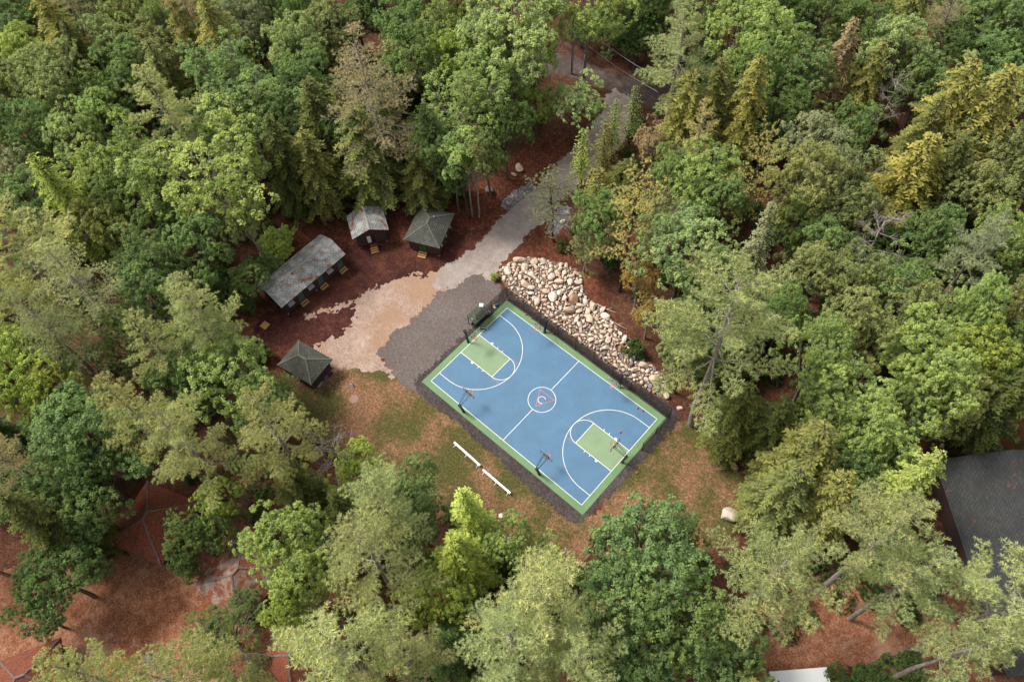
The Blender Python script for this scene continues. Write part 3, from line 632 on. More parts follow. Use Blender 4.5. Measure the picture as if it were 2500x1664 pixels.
# ---------------------------------------------------------------- utility pole, props
up_ = at(1320+590/7.84, 80+790/7.84); tp = np.array(up_); 
o = empty('utility_pole', (up_[0], up_[1], 0)); tag(o, 'wooden utility pole with a light grey transformer beside the dirt road', 'utility pole')
PH = 11.0
b = MB(); b.tube([(0, 0, 0), (0, 0, PH)], [.17, .12], 10); b.build('pole', M['polew'], o)
b = MB(); b.tube([(.42, .1, 8.6), (.42, .1, 8.7), (.42, .1, 9.8), (.42, .1, 9.9)], [.2, .27, .27, .2], 14); b.bar((0, 0, 9.3), (.3, .07, 9.3), .07); b.build('transformer', M['boxgrey'], o)
b = MB(); b.tube([(.17, -.08, 0), (.17, -.08, 7.6)], .05, 6); b.tube([(.2, .1, 0), (.2, .1, 7.4)], .04, 6)
for z in (2.5, 5.5): b.bar((-.3, 0, z), (.35, 0, z), .05)
b.build('conduit', M['steel'], o)
b = MB(); b.bar((-.75, -.35, PH-.5), (.75, .35, PH-.5), .1); b.build('crossarm', M['polew'], o)
b = MB(); b.tube([(0, 0, 8.7), (-1.2, -1.9, 3.4), (-2.0, -3.2, 0)], .02, 4); b.build('guy_wire', M['wire'], o)
for z, (ua, va), (ub, vb), lab in ((PH-.1, (1320+350/7.84, 80+165/7.84), (1320+2010/7.84, 80+690/7.84), 'upper power line over the dirt road'), (8.3, (1320+330/7.84, 80+340/7.84), (1320+1800/7.84, 80+830/7.84), 'lower cable line over the dirt road')):
    mid = np.array([up_[0], up_[1], z]); A = at(ua, va, z); B = at(ub, vb, z)
    A = mid+(A-mid)*3.; B = mid+(B-mid)*1.35; b = MB()
    for P, Q in ((A, mid), (mid, B)):
        b.tube([tuple(P+(Q-P)*k/16+np.array([0, 0, -1.2*math.sin(math.pi*k/16)*.5])) for k in range(17)], .035, 5)
    tag(b.build('power_line', M['wire']), lab, 'power line')
# basketballs
def ball_mesh():
    bm = bmesh.new(); bmesh.ops.create_icosphere(bm, subdivisions=3, radius=.125); me = bpy.data.meshes.new('basketball'); bm.to_mesh(me); bm.free()
    for p in me.polygons: p.use_smooth = True
    t_ = NT('orange_basketball', .6, .3); w = t_.n('ShaderNodeSeparateXYZ'); t_.L(t_.co, w.inputs[0])
    a = t_.math('LESS_THAN', t_.math('ABSOLUTE', w.outputs[0]), .006); b_ = t_.math('LESS_THAN', t_.math('ABSOLUTE', w.outputs[1]), .006)
    t_.color(t_.mix(t_.math('MAXIMUM', a, b_), (.62, .13, .045), (.02, .01, .01))); me.materials.append(t_.mat); return me
bmesh_ = ball_mesh()
BALLS = [(748, 378, 'orange basketball against the boulder side fence, nearest the top court corner'), (778, 397, 'orange basketball by the boulder side fence, just before the first hoop'), (548, 424, 'orange basketball on the green apron by the bench shelter'),
         (893, 481, 'orange basketball at the fence just past the first boulder side hoop'), (645, 296, 'orange basketball in the top fence corner'), (1299, 783, 'bright orange basketball just past the second boulder side hoop'),
         (1357, 888, 'left one of two orange basketballs on the blue paint near the right corner'), (1386, 901, 'right one of two orange basketballs on the blue paint near the right corner'),
         (1263, 1020, 'orange basketball on the blue paint beside the lower key'), (1354, 1242, 'pale orange basketball on the gravel beyond the lower baseline'), (196, 1087, 'orange basketball on the lawn left of the white benches')]
for a, b_, l in BALLS:
    p = at(950+a/2.24, 600+b_/2.24); on = abs(p[0]) < AL and abs(p[1]) < AW
    o = link('basketball', bmesh_, None, (p[0], p[1], .125+(.064 if on else .03)), rnd.random()*3); o.rotation_euler[0] = rnd.random()*3; tag(o, l, 'basketball', 'basketballs left around the court')
p = at(637.3, 840); b = MB()
o = link('ball', bmesh_.copy(), None, (p[0], p[1], .14)); o.scale = (1.3, 1.3, 1.3); o.data.materials.clear(); o.data.materials.append(M['red']); tag(o, 'small bright red ball on the bark mulch beside the slatted bin', 'ball')
# white plank benches
def bench(a, b_, lab):
    P, Q = at(*a, .45)[:2], at(*b_, .45)[:2]; d = Q-P; L = float(np.hypot(*d)); root = empty('bench', (*P, 0), math.atan2(d[1], d[0])); tag(root, lab, 'bench', 'white plank benches on the lawn')
    s = MB()
    for y in (-.02,): s.box(0, L, -.14, .14, .41, .45); s.box(0, L, -.14, -.12, .36, .41); s.box(0, L, .12, .14, .36, .41)
    s.build('seat', M['alu'], root)
    for x in (.3, L/2, L-.3):
        s = MB(); s.bar((x, 0, 0), (x, 0, .41), .06); s.bar((x, -.45, .03), (x, .2, .03), .06); s.bar((x, -.4, .03), (x, -.05, .36), .04); s.build('leg', M['alu'], root)
bench((950+355/2.24, 600+1072/2.24), (950+497/2.24, 600+1199/2.24), 'long white plank bench on the lawn, the one nearer the gravel lot')
bench((950+512/2.24, 600+1222/2.24), (950+663/2.24, 600+1351/2.24), 'long white plank bench on the lawn, the one beside the yellow green tree')
# slatted bench shelter behind the fence
q = [at(1120+a/11.2, 720+b_/11.2, z) for a, b_, z in ((290, 590, 2.15), (580, 330, 2.15), (770, 420, 1.75), (470, 715, 1.75))]
c = (q[0]+q[1]+q[2]+q[3])/4; d = q[1]-q[0]; L = float(np.hypot(d[0], d[1])); ang = math.atan2(d[1], d[0])
o = empty('bench_shelter', (c[0], c[1], 0), ang); tag(o, 'low bench shelter with a mossy green slatted roof behind the short fence', 'shelter')
for k in range(9):
    s = MB(); y = -.75+k*1.5/8; z = 2.02+.10*y*2; s.box(-1.45, 1.45, y-.075, y+.075, z, z+.03); s.build('slat', M['slat'], o)
s = MB()
for x in (-1.3, 0, 1.3): s.bar((x, -.78, 1.83), (x, .78, 2.14), .07, .07)
s.build('rafter', M['slat'], o)
for x in (-1.3, 1.3):
    for y, z in ((-.7, 1.84), (.7, 2.12)): s = MB(); s.bar((x, y, 0), (x, y, z), .09); s.build('post', M['trim'], o)
s = MB(); s.box(-1.3, 1.3, -.25, .15, .42, .46); s.box(-1.3, 1.3, .16, .2, .46, .9); s.build('seat', M['trim'], o)
def small(name, lab, cat, px, z, build, mat, rz=0., group=None):
    p = at(*px, z); s = MB(); build(s); ob = s.build(name, mat, None, loc=(p[0], p[1], z), rz=rz); return tag(ob, lab, cat, group)
small('cushion', 'square white cushion lying on the end of the slatted shelter roof', 'cushion', (1120+618/11.2, 720+277/11.2), 2.16, lambda s: (s.hexa([(-.3, -.3, 0), (.3, -.3, 0), (.3, .3, 0), (-.3, .3, 0)], [(-.26, -.26, .09), (.26, -.26, .09), (.26, .26, .09), (-.26, .26, .09)])), M['white'], .6)
small('bucket', 'small white bucket beside the near post of the bench shelter', 'bucket', (1120+358/11.2, 720+680/11.2), .02, lambda s: (s.tube([(0, 0, 0), (0, 0, .3)], [.13, .17], 12)), M['white'])
small('ball_bin', 'round pinkish net ball bin with red contents by the fence post', 'ball bin', (1120+808/11.2, 720+520/11.2), .02, lambda s: (s.tube([(0, 0, 0), (0, 0, .55)], [.26, .33], 14), s.tube([(0, 0, .552), (0, 0, .60)], [.18, .1], 10, m=1)), [M['pink'], M['red']])
small('bag', 'yellow bag lying inside the fence corner behind the court', 'bag', (1120+975/11.2, 720+300/11.2), .02, lambda s: (s.hexa([(-.2, -.15, 0), (.2, -.15, 0), (.2, .15, 0), (-.2, .15, 0)], [(-.12, -.08, .22), (.12, -.08, .22), (.14, .09, .2), (-.12, .09, .2)])), M['yellow'], .5)
small('jug', 'round blue jug beside the yellow bag in the fence corner', 'jug', (1120+1045/11.2, 720+290/11.2), .02, lambda s: (s.tube([(0, 0, 0), (0, 0, .28), (0, 0, .34), (0, 0, .42)], [.15, .16, .08, .05], 12)), M['bluef'])
small('towel', 'crumpled white towel in front of the yellow bag', 'towel', (1120+980/11.2, 720+340/11.2), .02, lambda s: (s.hexa([(-.22, -.1, 0), (.2, -.13, 0), (.24, .08, 0), (-.2, .11, 0)], [(-.12, -.05, .06), (.1, -.07, .05), (.12, .05, .07), (-.1, .06, .05)])), M['white'], .2)
p = at(1100+630/7.84, 700+805/7.84, .1)
o = empty('scoreboard', (p[0], p[1], .06), math.atan2(.697, .717)-.25); tag(o, 'low tipped scoreboard frame lying on the green apron beside the upper baseline', 'scoreboard')
s = MB(); s.hexa([(-.55, -.06, 0), (.55, -.06, 0), (.55, .1, 0), (-.55, .1, 0)], [(-.55, .05, .32), (.55, .05, .32), (.55, .12, .32), (-.55, .12, .32)]); s.build('panel', M['black'], o)
s = MB(); s.bar((-.57, -.02, .35), (.57, -.02, .35), .04); s.bar((-.57, -.08, .02), (-.57, 0, .34), .04); s.bar((.57, -.08, .02), (.57, 0, .34), .04); s.build('frame', M['white'], o)
p = at(1100+575/7.84, 700+745/7.84, .06); o = empty('ball_pump', (p[0], p[1], .06), 2.4); tag(o, 'ball pump with a thin grey rod lying at the fence foot', 'ball pump')
s = MB(); s.tube([(0, 0, .03), (.95, .1, .05)], .018, 6); s.build('rod', M['steel'], o); s = MB(); s.box(-.14, 0, -.05, .05, 0, .1); s.box(-.1, 0, .35, .45, 0, .08); s.build('foot', M['black'], o)
# white fixtures on the ground
small('utility_cover', 'pinkish round concrete cover set flush in the upper lawn', 'cover', (550+822/2.613, 400+1500/2.613), .022, lambda s: s.tube([(0, 0, 0), (0, 0, .05)], .62, 24), flat('pink_concrete_cover', (.34, .21, .17), .9, .1, .15, 3.))
p = at(859, 942); o = empty('lawn_sign', (p[0], p[1], 0), .9); tag(o, 'small white folding sign standing on the upper lawn below the cabin', 'sign')
s = MB(); s.hexa([(-.22, -.25, .02), (.22, -.25, .02), (.22, -.22, .02), (-.22, -.22, .02)], [(-.2, -.02, .6), (.2, -.02, .6), (.2, .01, .6), (-.2, .01, .6)]); s.build('front_board', M['white'], o)
s = MB(); s.hexa([(-.22, .25, .02), (.22, .25, .02), (.22, .28, .02), (-.22, .28, .02)], [(-.2, .015, .6), (.2, .015, .6), (.2, .04, .6), (-.2, .04, .6)]); s.build('rear_board', M['greenframe'], o)
p = at(1224, 1262); o = empty('fire_ring', (p[0], p[1], 0)); tag(o, 'small round white lidded barrel on the lawn beside the yellow green tree', 'barrel')
s = MB(); s.tube([(0, 0, 0), (0, 0, .62)], .26, 16); s.build('drum', M['boxgrey'], o)
s = MB(); s.tube([(0, 0, .621), (0, 0, .66), (0, 0, .72)], [.29, .29, .17], 16); s.bar((-.12, 0, .74), (.12, 0, .74), .04); s.build('lid', M['white'], o); o.name = 'barrel'
# wooden platform, slatted bin, hose, things by the lawn cabin
p = at(550+254/2.613, 400+1032/2.613); o = empty('wooden_platform', (p[0], p[1], 0), R_(8)); tag(o, 'square fresh lumber platform lying on the mulch below the bunkhouse', 'platform')
for k in range(7):
    s = MB(); s.box(-.52, .52, -.52+k*.152, -.52+k*.152+.14, .13, .17); s.build('plank', M['newwood'], o)
s = MB(); s.box(-.5, -.42, -.5, .5, 0, .13); s.box(.42, .5, -.5, .5, 0, .13); s.build('bearer', M['newwood'], o)
p = at(606, 838, .8); o = empty('slatted_bin', (p[0], p[1], 0), R_(22)); tag(o, 'grey slatted wooden bin at the forest edge above the lawn cabin', 'bin')
s = MB()
for k in range(9): s.box(-1.0+k*.22, -1.0+k*.22+.19, -.7, .7, .9, .94)
s.build('lid', M['greywood'], o); s = MB(); s.box(-1.0, 1.0, -.7, .7, 0, .88); s.box(1.0, 1.14, -.9, .8, 0, 1.2); s.build('box', M['trim'], o)
hp = [(905, 510), (940, 485), (985, 505), (1000, 560), (1035, 605), (1060, 640), (1030, 650), (1015, 620), (1045, 600), (1090, 640), (1080, 710), (1020, 765), (940, 765), (905, 745)]
s = MB(); s.tube([tuple(at(830+a/7.84, 480+b_/7.84)+np.array([0, 0, .05])) for a, b_ in hp], .035, 6); tag(s.build('garden_hose', M['hose']), 'dark green garden hose looped on the mulch beside the small gable cabin', 'hose')
for nm, lab, cat, px, mt, sz in (('backpack', 'red backpack against the wall of the lawn cabin', 'backpack', (640+1405/8.712, 800+960/8.712), 'red', (.32, .55, .3)), ('crate', 'blue plastic crate between the red backpack and the grey sheet', 'crate', (640+1350/8.712, 800+1045/8.712), 'bluef', (.4, .55, .35)), ('tarp', 'grey folded tarp by the near corner of the lawn cabin', 'tarp', (640+1225/8.712, 800+1200/8.712), 'grey', (.45, 1.0, .12))):
    w, l, h = sz; small(nm, lab, cat, px, .03, lambda s: s.hexa([(-w/2, -l/2, 0), (w/2, -l/2, 0), (w/2, l/2, 0), (-w/2, l/2, 0)], [(-w*.4, -l*.45, h), (w*.38, -l*.4, h), (w*.4, l*.44, h*.9), (-w*.42, l*.4, h)]), M[mt], R_(10))
p = at(130+355/8.96, 1560+450/8.96, .5); o = empty('lawn_chair', (p[0], p[1], 0), 1.7); tag(o, 'bright green plastic chair beside the bottom left cabin', 'chair')
s = MB(); s.box(-.3, .45, -.28, .28, .38, .43); s.build('seat', M['greenp'], o); s = MB(); s.hexa([(-.34, -.28, .43), (-.3, -.28, .43), (-.3, .28, .43), (-.34, .28, .43)], [(-.55, -.26, .95), (-.5, -.26, .95), (-.5, .26, .95), (-.55, .26, .95)]); s.build('backrest', M['greenp'], o)
for x in (-.28, .4):
    for y in (-.25, .25): s = MB(); s.bar((x, y, 0), (x, y, .38), .04); s.build('leg', M['greenp'], o)
small('bag', 'purple and white bag beyond the green chair beside the bottom left cabin', 'bag', (130+380/8.96, 1560+610/8.96), .03, lambda s: (s.hexa([(-.3, -.25, 0), (.3, -.25, 0), (.3, .25, 0), (-.3, .25, 0)], [(-.2, -.15, .35), (.2, -.15, .35), (.2, .15, .32), (-.2, .15, .35)]), s.box(.31, .45, -.1, .12, 0, .2, m=1)), [M['purple'], M['white']], .4)
# picnic table under the bottom pines
p = at(1025/2.78, 1100+1415/2.78, .7); o = empty('picnic_table', (p[0], p[1], 0), .5); tag(o, 'weathered purple grey picnic table partly hidden by the bottom edge pines', 'picnic table')
s = MB()
for k in range(5): s.box(-.9, .9, -.38+k*.155, -.38+k*.155+.14, .72, .76)
s.build('table_top', M['greywood'], o)
for y in (-.75, .75): s = MB(); s.box(-.9, .9, y-.14, y+.14, .42, .46); s.build('seat', M['greywood'], o)
for x in (-.65, .65): s = MB(); s.bar((x, -.7, 0), (x, -.15, .72), .08); s.bar((x, .7, 0), (x, .15, .72), .08); s.bar((x, -.85, .39), (x, .85, .39), .08); s.build('leg_frame', M['greywood'], o)
# white canopy at the bottom edge
p0 = at(1878, 1638, 2.4); p1 = at(2018, 1627, 2.4); d = (p1-p0)[:2]; L = float(np.hypot(*d)); ang = math.atan2(d[1], d[0]); o = empty('canopy', (p0[0], p0[1], 0), ang); tag(o, 'bright white flat canopy at the bottom edge beside the fallen log', 'canopy')
s = MB(); s.hexa([(0, -5, 2.34), (L, -5, 2.34), (L, 0, 2.34), (0, 0, 2.34)], [(0, -5, 2.42), (L, -5, 2.42), (L, 0, 2.40), (0, 0, 2.40)]); s.build('cover', M['white'], o)
for x in (.1, L-.1):
    for y in (-.1, -4.9): s = MB(); s.bar((x, y, 0), (x, y, 2.34), .07); s.build('post', M['alu'], o)
# fallen trunk with its roots
a = at(2092, 1641, .55); e = at(2251, 1592, .6); o = empty('fallen_tree', (a[0], a[1], 0), math.atan2((e-a)[1], (e-a)[0])); L = float(np.hypot(*(e-a)[:2])); tag(o, 'fallen grey brown tree trunk with torn roots beside the white canopy', 'fallen tree')
s = MB(); s.tube([(L*k/8, .25*math.sin(k/8*3)*.8, .5) for k in range(9)], [.42, .42, .41, .40, .39, .37, .36, .34, .3], 12); s.build('log', M['bark'], o, smooth=False)
s = MB()
for k in range(16):
    an = k*2*math.pi/16+rnd.random()*.3; r = .7+rnd.random()*.7; s.tube([(0, .15*math.cos(an), .5+.15*math.sin(an)), (-.35-rnd.random()*.3, r*.5*math.cos(an), max(.1, .5+r*.5*math.sin(an))), (-.6-rnd.random()*.6, r*math.cos(an+.3), max(.05, .5+r*math.sin(an+.3)))], [.12, .07, .02], 5)
s.build('roots', M['darkbark'], o)

for (u0, v0), (u1, v1), r_, lab in (((950+1135/2.24, 600+318/2.24), (950+1240/2.24, 600+365/2.24), .16, 'bare fallen log lying beyond the upper edge of the boulder pile'), ((950+1195/2.24, 600+395/2.24), (950+1300/2.24, 600+455/2.24), .11, 'thin grey fallen branch beside the brown needle bank above the boulders'),
        ((1500+590/2.356, 1050+216/2.356), (1500+650/2.356, 1050+222/2.356), .07, 'short pale stick on the lower right lawn near the forest edge')):
    a = at(u0, v0, r_); e = at(u1, v1, r_); mid = (a+e)/2+np.array([.15, -.12, .05]); s = MB(); s.tube([tuple(a), tuple((a+mid)/2), tuple(mid), tuple((mid+e)/2), tuple(e)], [r_, r_*.9, r_*.8, r_*.6, r_*.4], 8)
    s.tube([tuple(mid), tuple(mid+np.array([.5, .6, .25]))], [r_*.4, r_*.15], 5); tag(s.build('fallen_branch', M['limb'], smooth=True), lab, 'branch')
# ---------------------------------------------------------------- boulders
def rock_mesh(seed, mat, cuts=9, sub=3):
    r = random.Random(seed); bm = bmesh.new(); bmesh.ops.create_icosphere(bm, subdivisions=sub, radius=1.)
    pl = []
    for k in range(cuts):
        n_ = Vector((r.gauss(0, 1), r.gauss(0, 1), r.gauss(0, 1))).normalized(); pl.append((n_, r.uniform(.50, .84)))
    from mathutils import noise as mn
    for v in bm.verts:
        for n_, d in pl:
            k = v.co.dot(n_)
            if k > d: v.co -= n_*(k-d)*.92
        v.co *= 1+.16*mn.noise(v.co*1.3+Vector((seed*3.1, 0, 0)))+.06*mn.noise(v.co*3.5+Vector((0, seed*2.1, 0)))
        v.co.z *= .78; v.co.y *= .86
    me = bpy.data.meshes.new('boulder'); bm.to_mesh(me); bm.free(); me.materials.append(M[mat])
    me.polygons.foreach_set('use_smooth', [True]*len(me.polygons)); me.set_sharp_from_angle(angle=.42)
    return me
RK = {'tan': [rock_mesh(i, 'rock_tan', 8) for i in range(6)], 'pale': [rock_mesh(20+i, 'rock_pale', 7) for i in range(6)],
      'grey': [rock_mesh(40+i, 'rock_grey', 11) for i in range(3)], 'brown': [rock_mesh(60+i, 'rock_brown', 9) for i in range(3)]}
def put_rock(kind, x, y, z, r, lab, group=None, sq=1., name='boulder'):
    o = link(name, rnd.choice(RK[kind]), None, (x, y, z)); o.rotation_euler = (rnd.uniform(-.5, .5), rnd.uniform(-.5, .5), rnd.random()*6.28)
    o.scale = (r*rnd.uniform(.95, 1.25), r*rnd.uniform(.8, 1.05), r*rnd.uniform(.75, 1.)*sq); return tag(o, lab, 'boulder', group)
pile = cr(950, 600, 2.24, [(600, 140), (640, 105), (700, 75), (790, 68), (900, 95), (960, 100), (1050, 150), (1062, 250), (1100, 310), (1170, 345), (1225, 420), (1270, 480), (1330, 520), (1300, 590), (1380, 615), (1460, 670), (1490, 720), (1530, 800), (1530, 845), (1490, 820), (1430, 800), (1350, 760), (1280, 720), (1200, 660), (1100, 570), (1000, 500), (940, 455), (860, 400), (780, 340), (700, 290), (655, 235), (620, 190)])
PX = np.array(pile); 
def pile_h(x, y):
    d = np.clip(sdf(np.array([x]), np.array([y]), pile)[0], 0, 3.5); return .12+.26*d
x0, y0 = PX.min(0); x1, y1 = PX.max(0)
res = .3; nx, ny = int((x1-x0)/res)+2, int((y1-y0)/res)+2
X, Y = np.meshgrid(x0+np.arange(nx)*res, y0+np.arange(ny)*res, indexing='ij'); D = sdf(X, Y, pile); H = np.where(D > -.35, np.clip(D, 0, 3.5)*.26+.035, -.3)+.1*vnoise(X, Y, 3, 1.)*(D > 0)
idx = np.arange(nx*ny).reshape(nx, ny); okc = (D[:-1, :-1] > -.5); a = np.argwhere(okc)
q = np.stack([idx[a[:, 0], a[:, 1]], idx[a[:, 0]+1, a[:, 1]], idx[a[:, 0]+1, a[:, 1]+1], idx[a[:, 0], a[:, 1]+1]], 1)
bank_m = ground_mat('brown_bank_soil', ((.05, .028, .02), (.14, .08, .058), (.30, .20, .15)), .5, 2., 9., .5)
tag(link('bank', mesh_np('bank', np.stack([X.ravel(), Y.ravel(), H.ravel()], 1), q, bank_m)), kind='structure')
placed = []; hashg = {}
def try_place(n, r0, r1, want, tries, pack):
    xs = nprng.uniform(x0, x1, tries); ys = nprng.uniform(y0, y1, tries); dd = sdf(xs, ys, pile); out = 0
    for x, y, d in zip(xs.tolist(), ys.tolist(), dd.tolist()):
        if out >= n: break
        r = rnd.uniform(r0, r1)
        if d < r*.35 or rnd.random() > want(x, y): continue
        gx, gy = int(x//2), int(y//2)
        if any((x-a)**2+(y-b)**2 < ((r+c)*pack)**2 for i in (-1, 0, 1) for j in (-1, 0, 1) for a, b, c in hashg.get((gx+i, gy+j), ())): continue
        placed.append((x, y, r, None)); hashg.setdefault((gx, gy), []).append((x, y, r)); out += 1
    return out
fd = lambda x, y: y-8.7      # distance from the fence
try_place(20, .60, .90, lambda x, y: 1. if fd(x, y) > 3.2 or x > 5 else .02, 4000, .86)
try_place(74, .38, .56, lambda x, y: 1. if fd(x, y) > 2.4 or x > 4 else .12, 9000, .82)
try_place(204, .24, .36, lambda x, y: 1. if fd(x, y) > 1.8 or x > 2 else .35, 16000, .80)
big = list(placed)
try_place(900, .13, .24, lambda x, y: 1., 22000, .80)
try_place(1500, .06, .13, lambda x, y: 1., 22000, .85)
SZ = lambda r: 'large' if r > .62 else ('medium sized' if r > .38 else 'small')
KN = {'tan': 'tan', 'pale': 'pale cream', 'grey': 'grey', 'brown': 'rusty brown'}
def where(x): return 'at the drive end' if x < -7 else ('in the upper half' if x < 0 else ('in the lower half' if x < 8 else 'at the leaning pine end'))
for x, y, r, _ in big:
    k = rnd.choices(['tan', 'pale', 'grey', 'brown'], [46, 46, 4, 4] if x < 4 else [38, 34, 20, 8])[0]
    lab = f'{SZ(r)} {KN[k]} boulder {where(x)} of the boulder pile'
    put_rock(k, x, y, pile_h(x, y)+r*.30, r, lab, f'{SZ(r)} {KN[k]} boulders {where(x)} of the pile')
V = []; F = []; base = [(np.array([v.co[:] for v in me.vertices]), np.array([p.vertices[:] for p in me.polygons])) for me in (rock_mesh(80+i, 'rock_tan', 6, 1) for i in range(4))]
off = 0
for x, y, r, _ in placed[len(big):]:
    v, f = base[rnd.randrange(4)]; an = rnd.random()*6.28; c_, s_ = math.cos(an), math.sin(an); w = v*np.array([1.1, .9, .9])*r
    w = np.stack([w[:, 0]*c_-w[:, 1]*s_+x, w[:, 0]*s_+w[:, 1]*c_+y, w[:, 2]+pile_h(x, y)+r*.3], 1); V.append(w); F.append(f+off); off += len(v)
tag(link('rubble', mesh_np('rubble', np.concatenate(V), np.concatenate(F), M['rock_pale'])), 'small pale stones filling the gaps of the boulder pile', 'rubble', kind='stuff')
for (u, v, r, k, lab, z) in ((1780, 1258, 1.25, 'pale', 'large lone pale boulder with a flat top at the edge of the lower right lawn', .5), (550+768/2.613+0, 400+205/2.613, 1.15, 'brown', 'large brown and grey boulder at the forest edge above the bunkhouse', .5),
        (550+920/2.613, 400+155/2.613, .75, 'grey', 'grey boulder with a pale face in the forest shade above the small gable cabin', .35), (1100+408/2.413, 50+875/2.413, .8, 'tan', 'tan boulder left of the driveway, larger of a leaning pair', .4), (1100+372/2.413, 50+912/2.413, .45, 'tan', 'tan boulder left of the driveway, smaller of a leaning pair', .2),
        (550+1215/2.613, 400+275/2.613, .55, 'grey', 'grey boulder behind the hip roofed cabin by the drive', .3), (550+1150/2.613, 400+305/2.613, .25, 'pale', 'small pale stone on the mulch left of the hip roofed drive cabin', .1), (1100+340/2.413, 50+1080/2.413, .4, 'tan', 'tan rock on the grey stone chips left of the drive', .2),
        (1100+365/2.413, 50+1040/2.413, .3, 'tan', 'small long tan rock above the chips left of the drive', .15), (1100+660/2.413, 50+1190/2.413, .5, 'tan', 'tan rock on the stone chips right of the drive', .2), (1100+230/2.413, 50+1010/2.413, 1.0, 'grey', 'dark grey boulder among trunks left of the driveway', .4),
        (950+1590/2.24, 600+890/2.24, .4, 'tan', 'flat tan rock at the end of the boulder row near the leaning pine', .12), (1500+690/2.356, 1050+215/2.356, .55, 'brown', 'brown rock at the forest edge of the lower right lawn', .25),
        (1233, 1330, 1.1, 'pale', 'pale boulder half hidden by light green leaves below the lawn', .4), (1292, 1385, 1.3, 'pale', 'pale boulder showing through the bottom centre pine tips', .4)):
    p = at(u, v); put_rock(k, p[0], p[1], z, r, lab)
for i, (a, b_) in enumerate(((1620, 1488), (1650, 1470), (1685, 1445), (1725, 1425), (1765, 1420))):
    p = at(1600+a/2.613, 500+b_/2.613); put_rock('grey' if i % 2 == 0 else 'pale', p[0], p[1], .2, .45+.08*i, f'{["leftmost", "second", "middle", "fourth", "rightmost"][i]} of five stones edging the brown lawn above the lodge', 'stones edging the brown lawn')

# ---------------------------------------------------------------- trees: prototypes
def rdir(r, n):
    v = r.normal(size=(n, 3)); return v/np.linalg.norm(v, axis=1, keepdims=True)
def nrm(v): return v/(np.linalg.norm(v, axis=-1, keepdims=True)+1e-9)
def leaves(c, n, s, r, asp=.62, along=None):
    """diamond leaves: centres c, normals n, half lengths s"""
    t = nrm(np.cross(n, rdir(r, len(c)))) if along is None else nrm(along-n*np.sum(along*n, 1, keepdims=True))
    b = np.cross(n, t); s = s[:, None]
    V = np.stack([c-t*s, c+b*s*asp-n*s*.12, c+t*s, c-b*s*asp-n*s*.12], 1).reshape(-1, 3)
    return V, np.arange(len(V)).reshape(-1, 4)
class Wood:
    def __init__(s): s.V = []; s.F = []; s.n = 0
    def tube(s, pts, rad, k=5):
        pts = np.asarray(pts, float); m_ = len(pts); d = np.gradient(pts, axis=0); d = nrm(d)
        x = nrm(np.cross(d, np.where(np.abs(d[:, 2:3]) < .9, [[0, 0, 1.]], [[1., 0, 0]]))); y = np.cross(d, x)
        a = np.arange(k)*2*math.pi/k; rad = np.broadcast_to(rad, (m_,))
        R = pts[:, None]+(x[:, None]*np.cos(a)[None, :, None]+y[:, None]*np.sin(a)[None, :, None])*rad[:, None, None]
        i, j = np.meshgrid(np.arange(m_-1), np.arange(k), indexing='ij'); q = np.stack([i*k+j, i*k+(j+1) % k, (i+1)*k+(j+1) % k, (i+1)*k+j], -1).reshape(-1, 4)
        s.V.append(R.reshape(-1, 3)); s.F.append(q+s.n); s.n += m_*k
    def mesh(s, name, mat): return mesh_np(name, np.concatenate(s.V), np.concatenate(s.F), mat, smooth=True)
def bez(a, b, c, n=7):
    t_ = np.linspace(0, 1, n)[:, None]; return (1-t_)**2*a+2*t_*(1-t_)*b+t_**2*c
def trunk_path(r, H, lean=.25, n=9):
    z = np.linspace(0, H, n); w = np.cumsum(r.normal(size=(n, 2))*lean, 0)*.5; w -= w[0]; return np.column_stack([w[:, 0], w[:, 1], z])
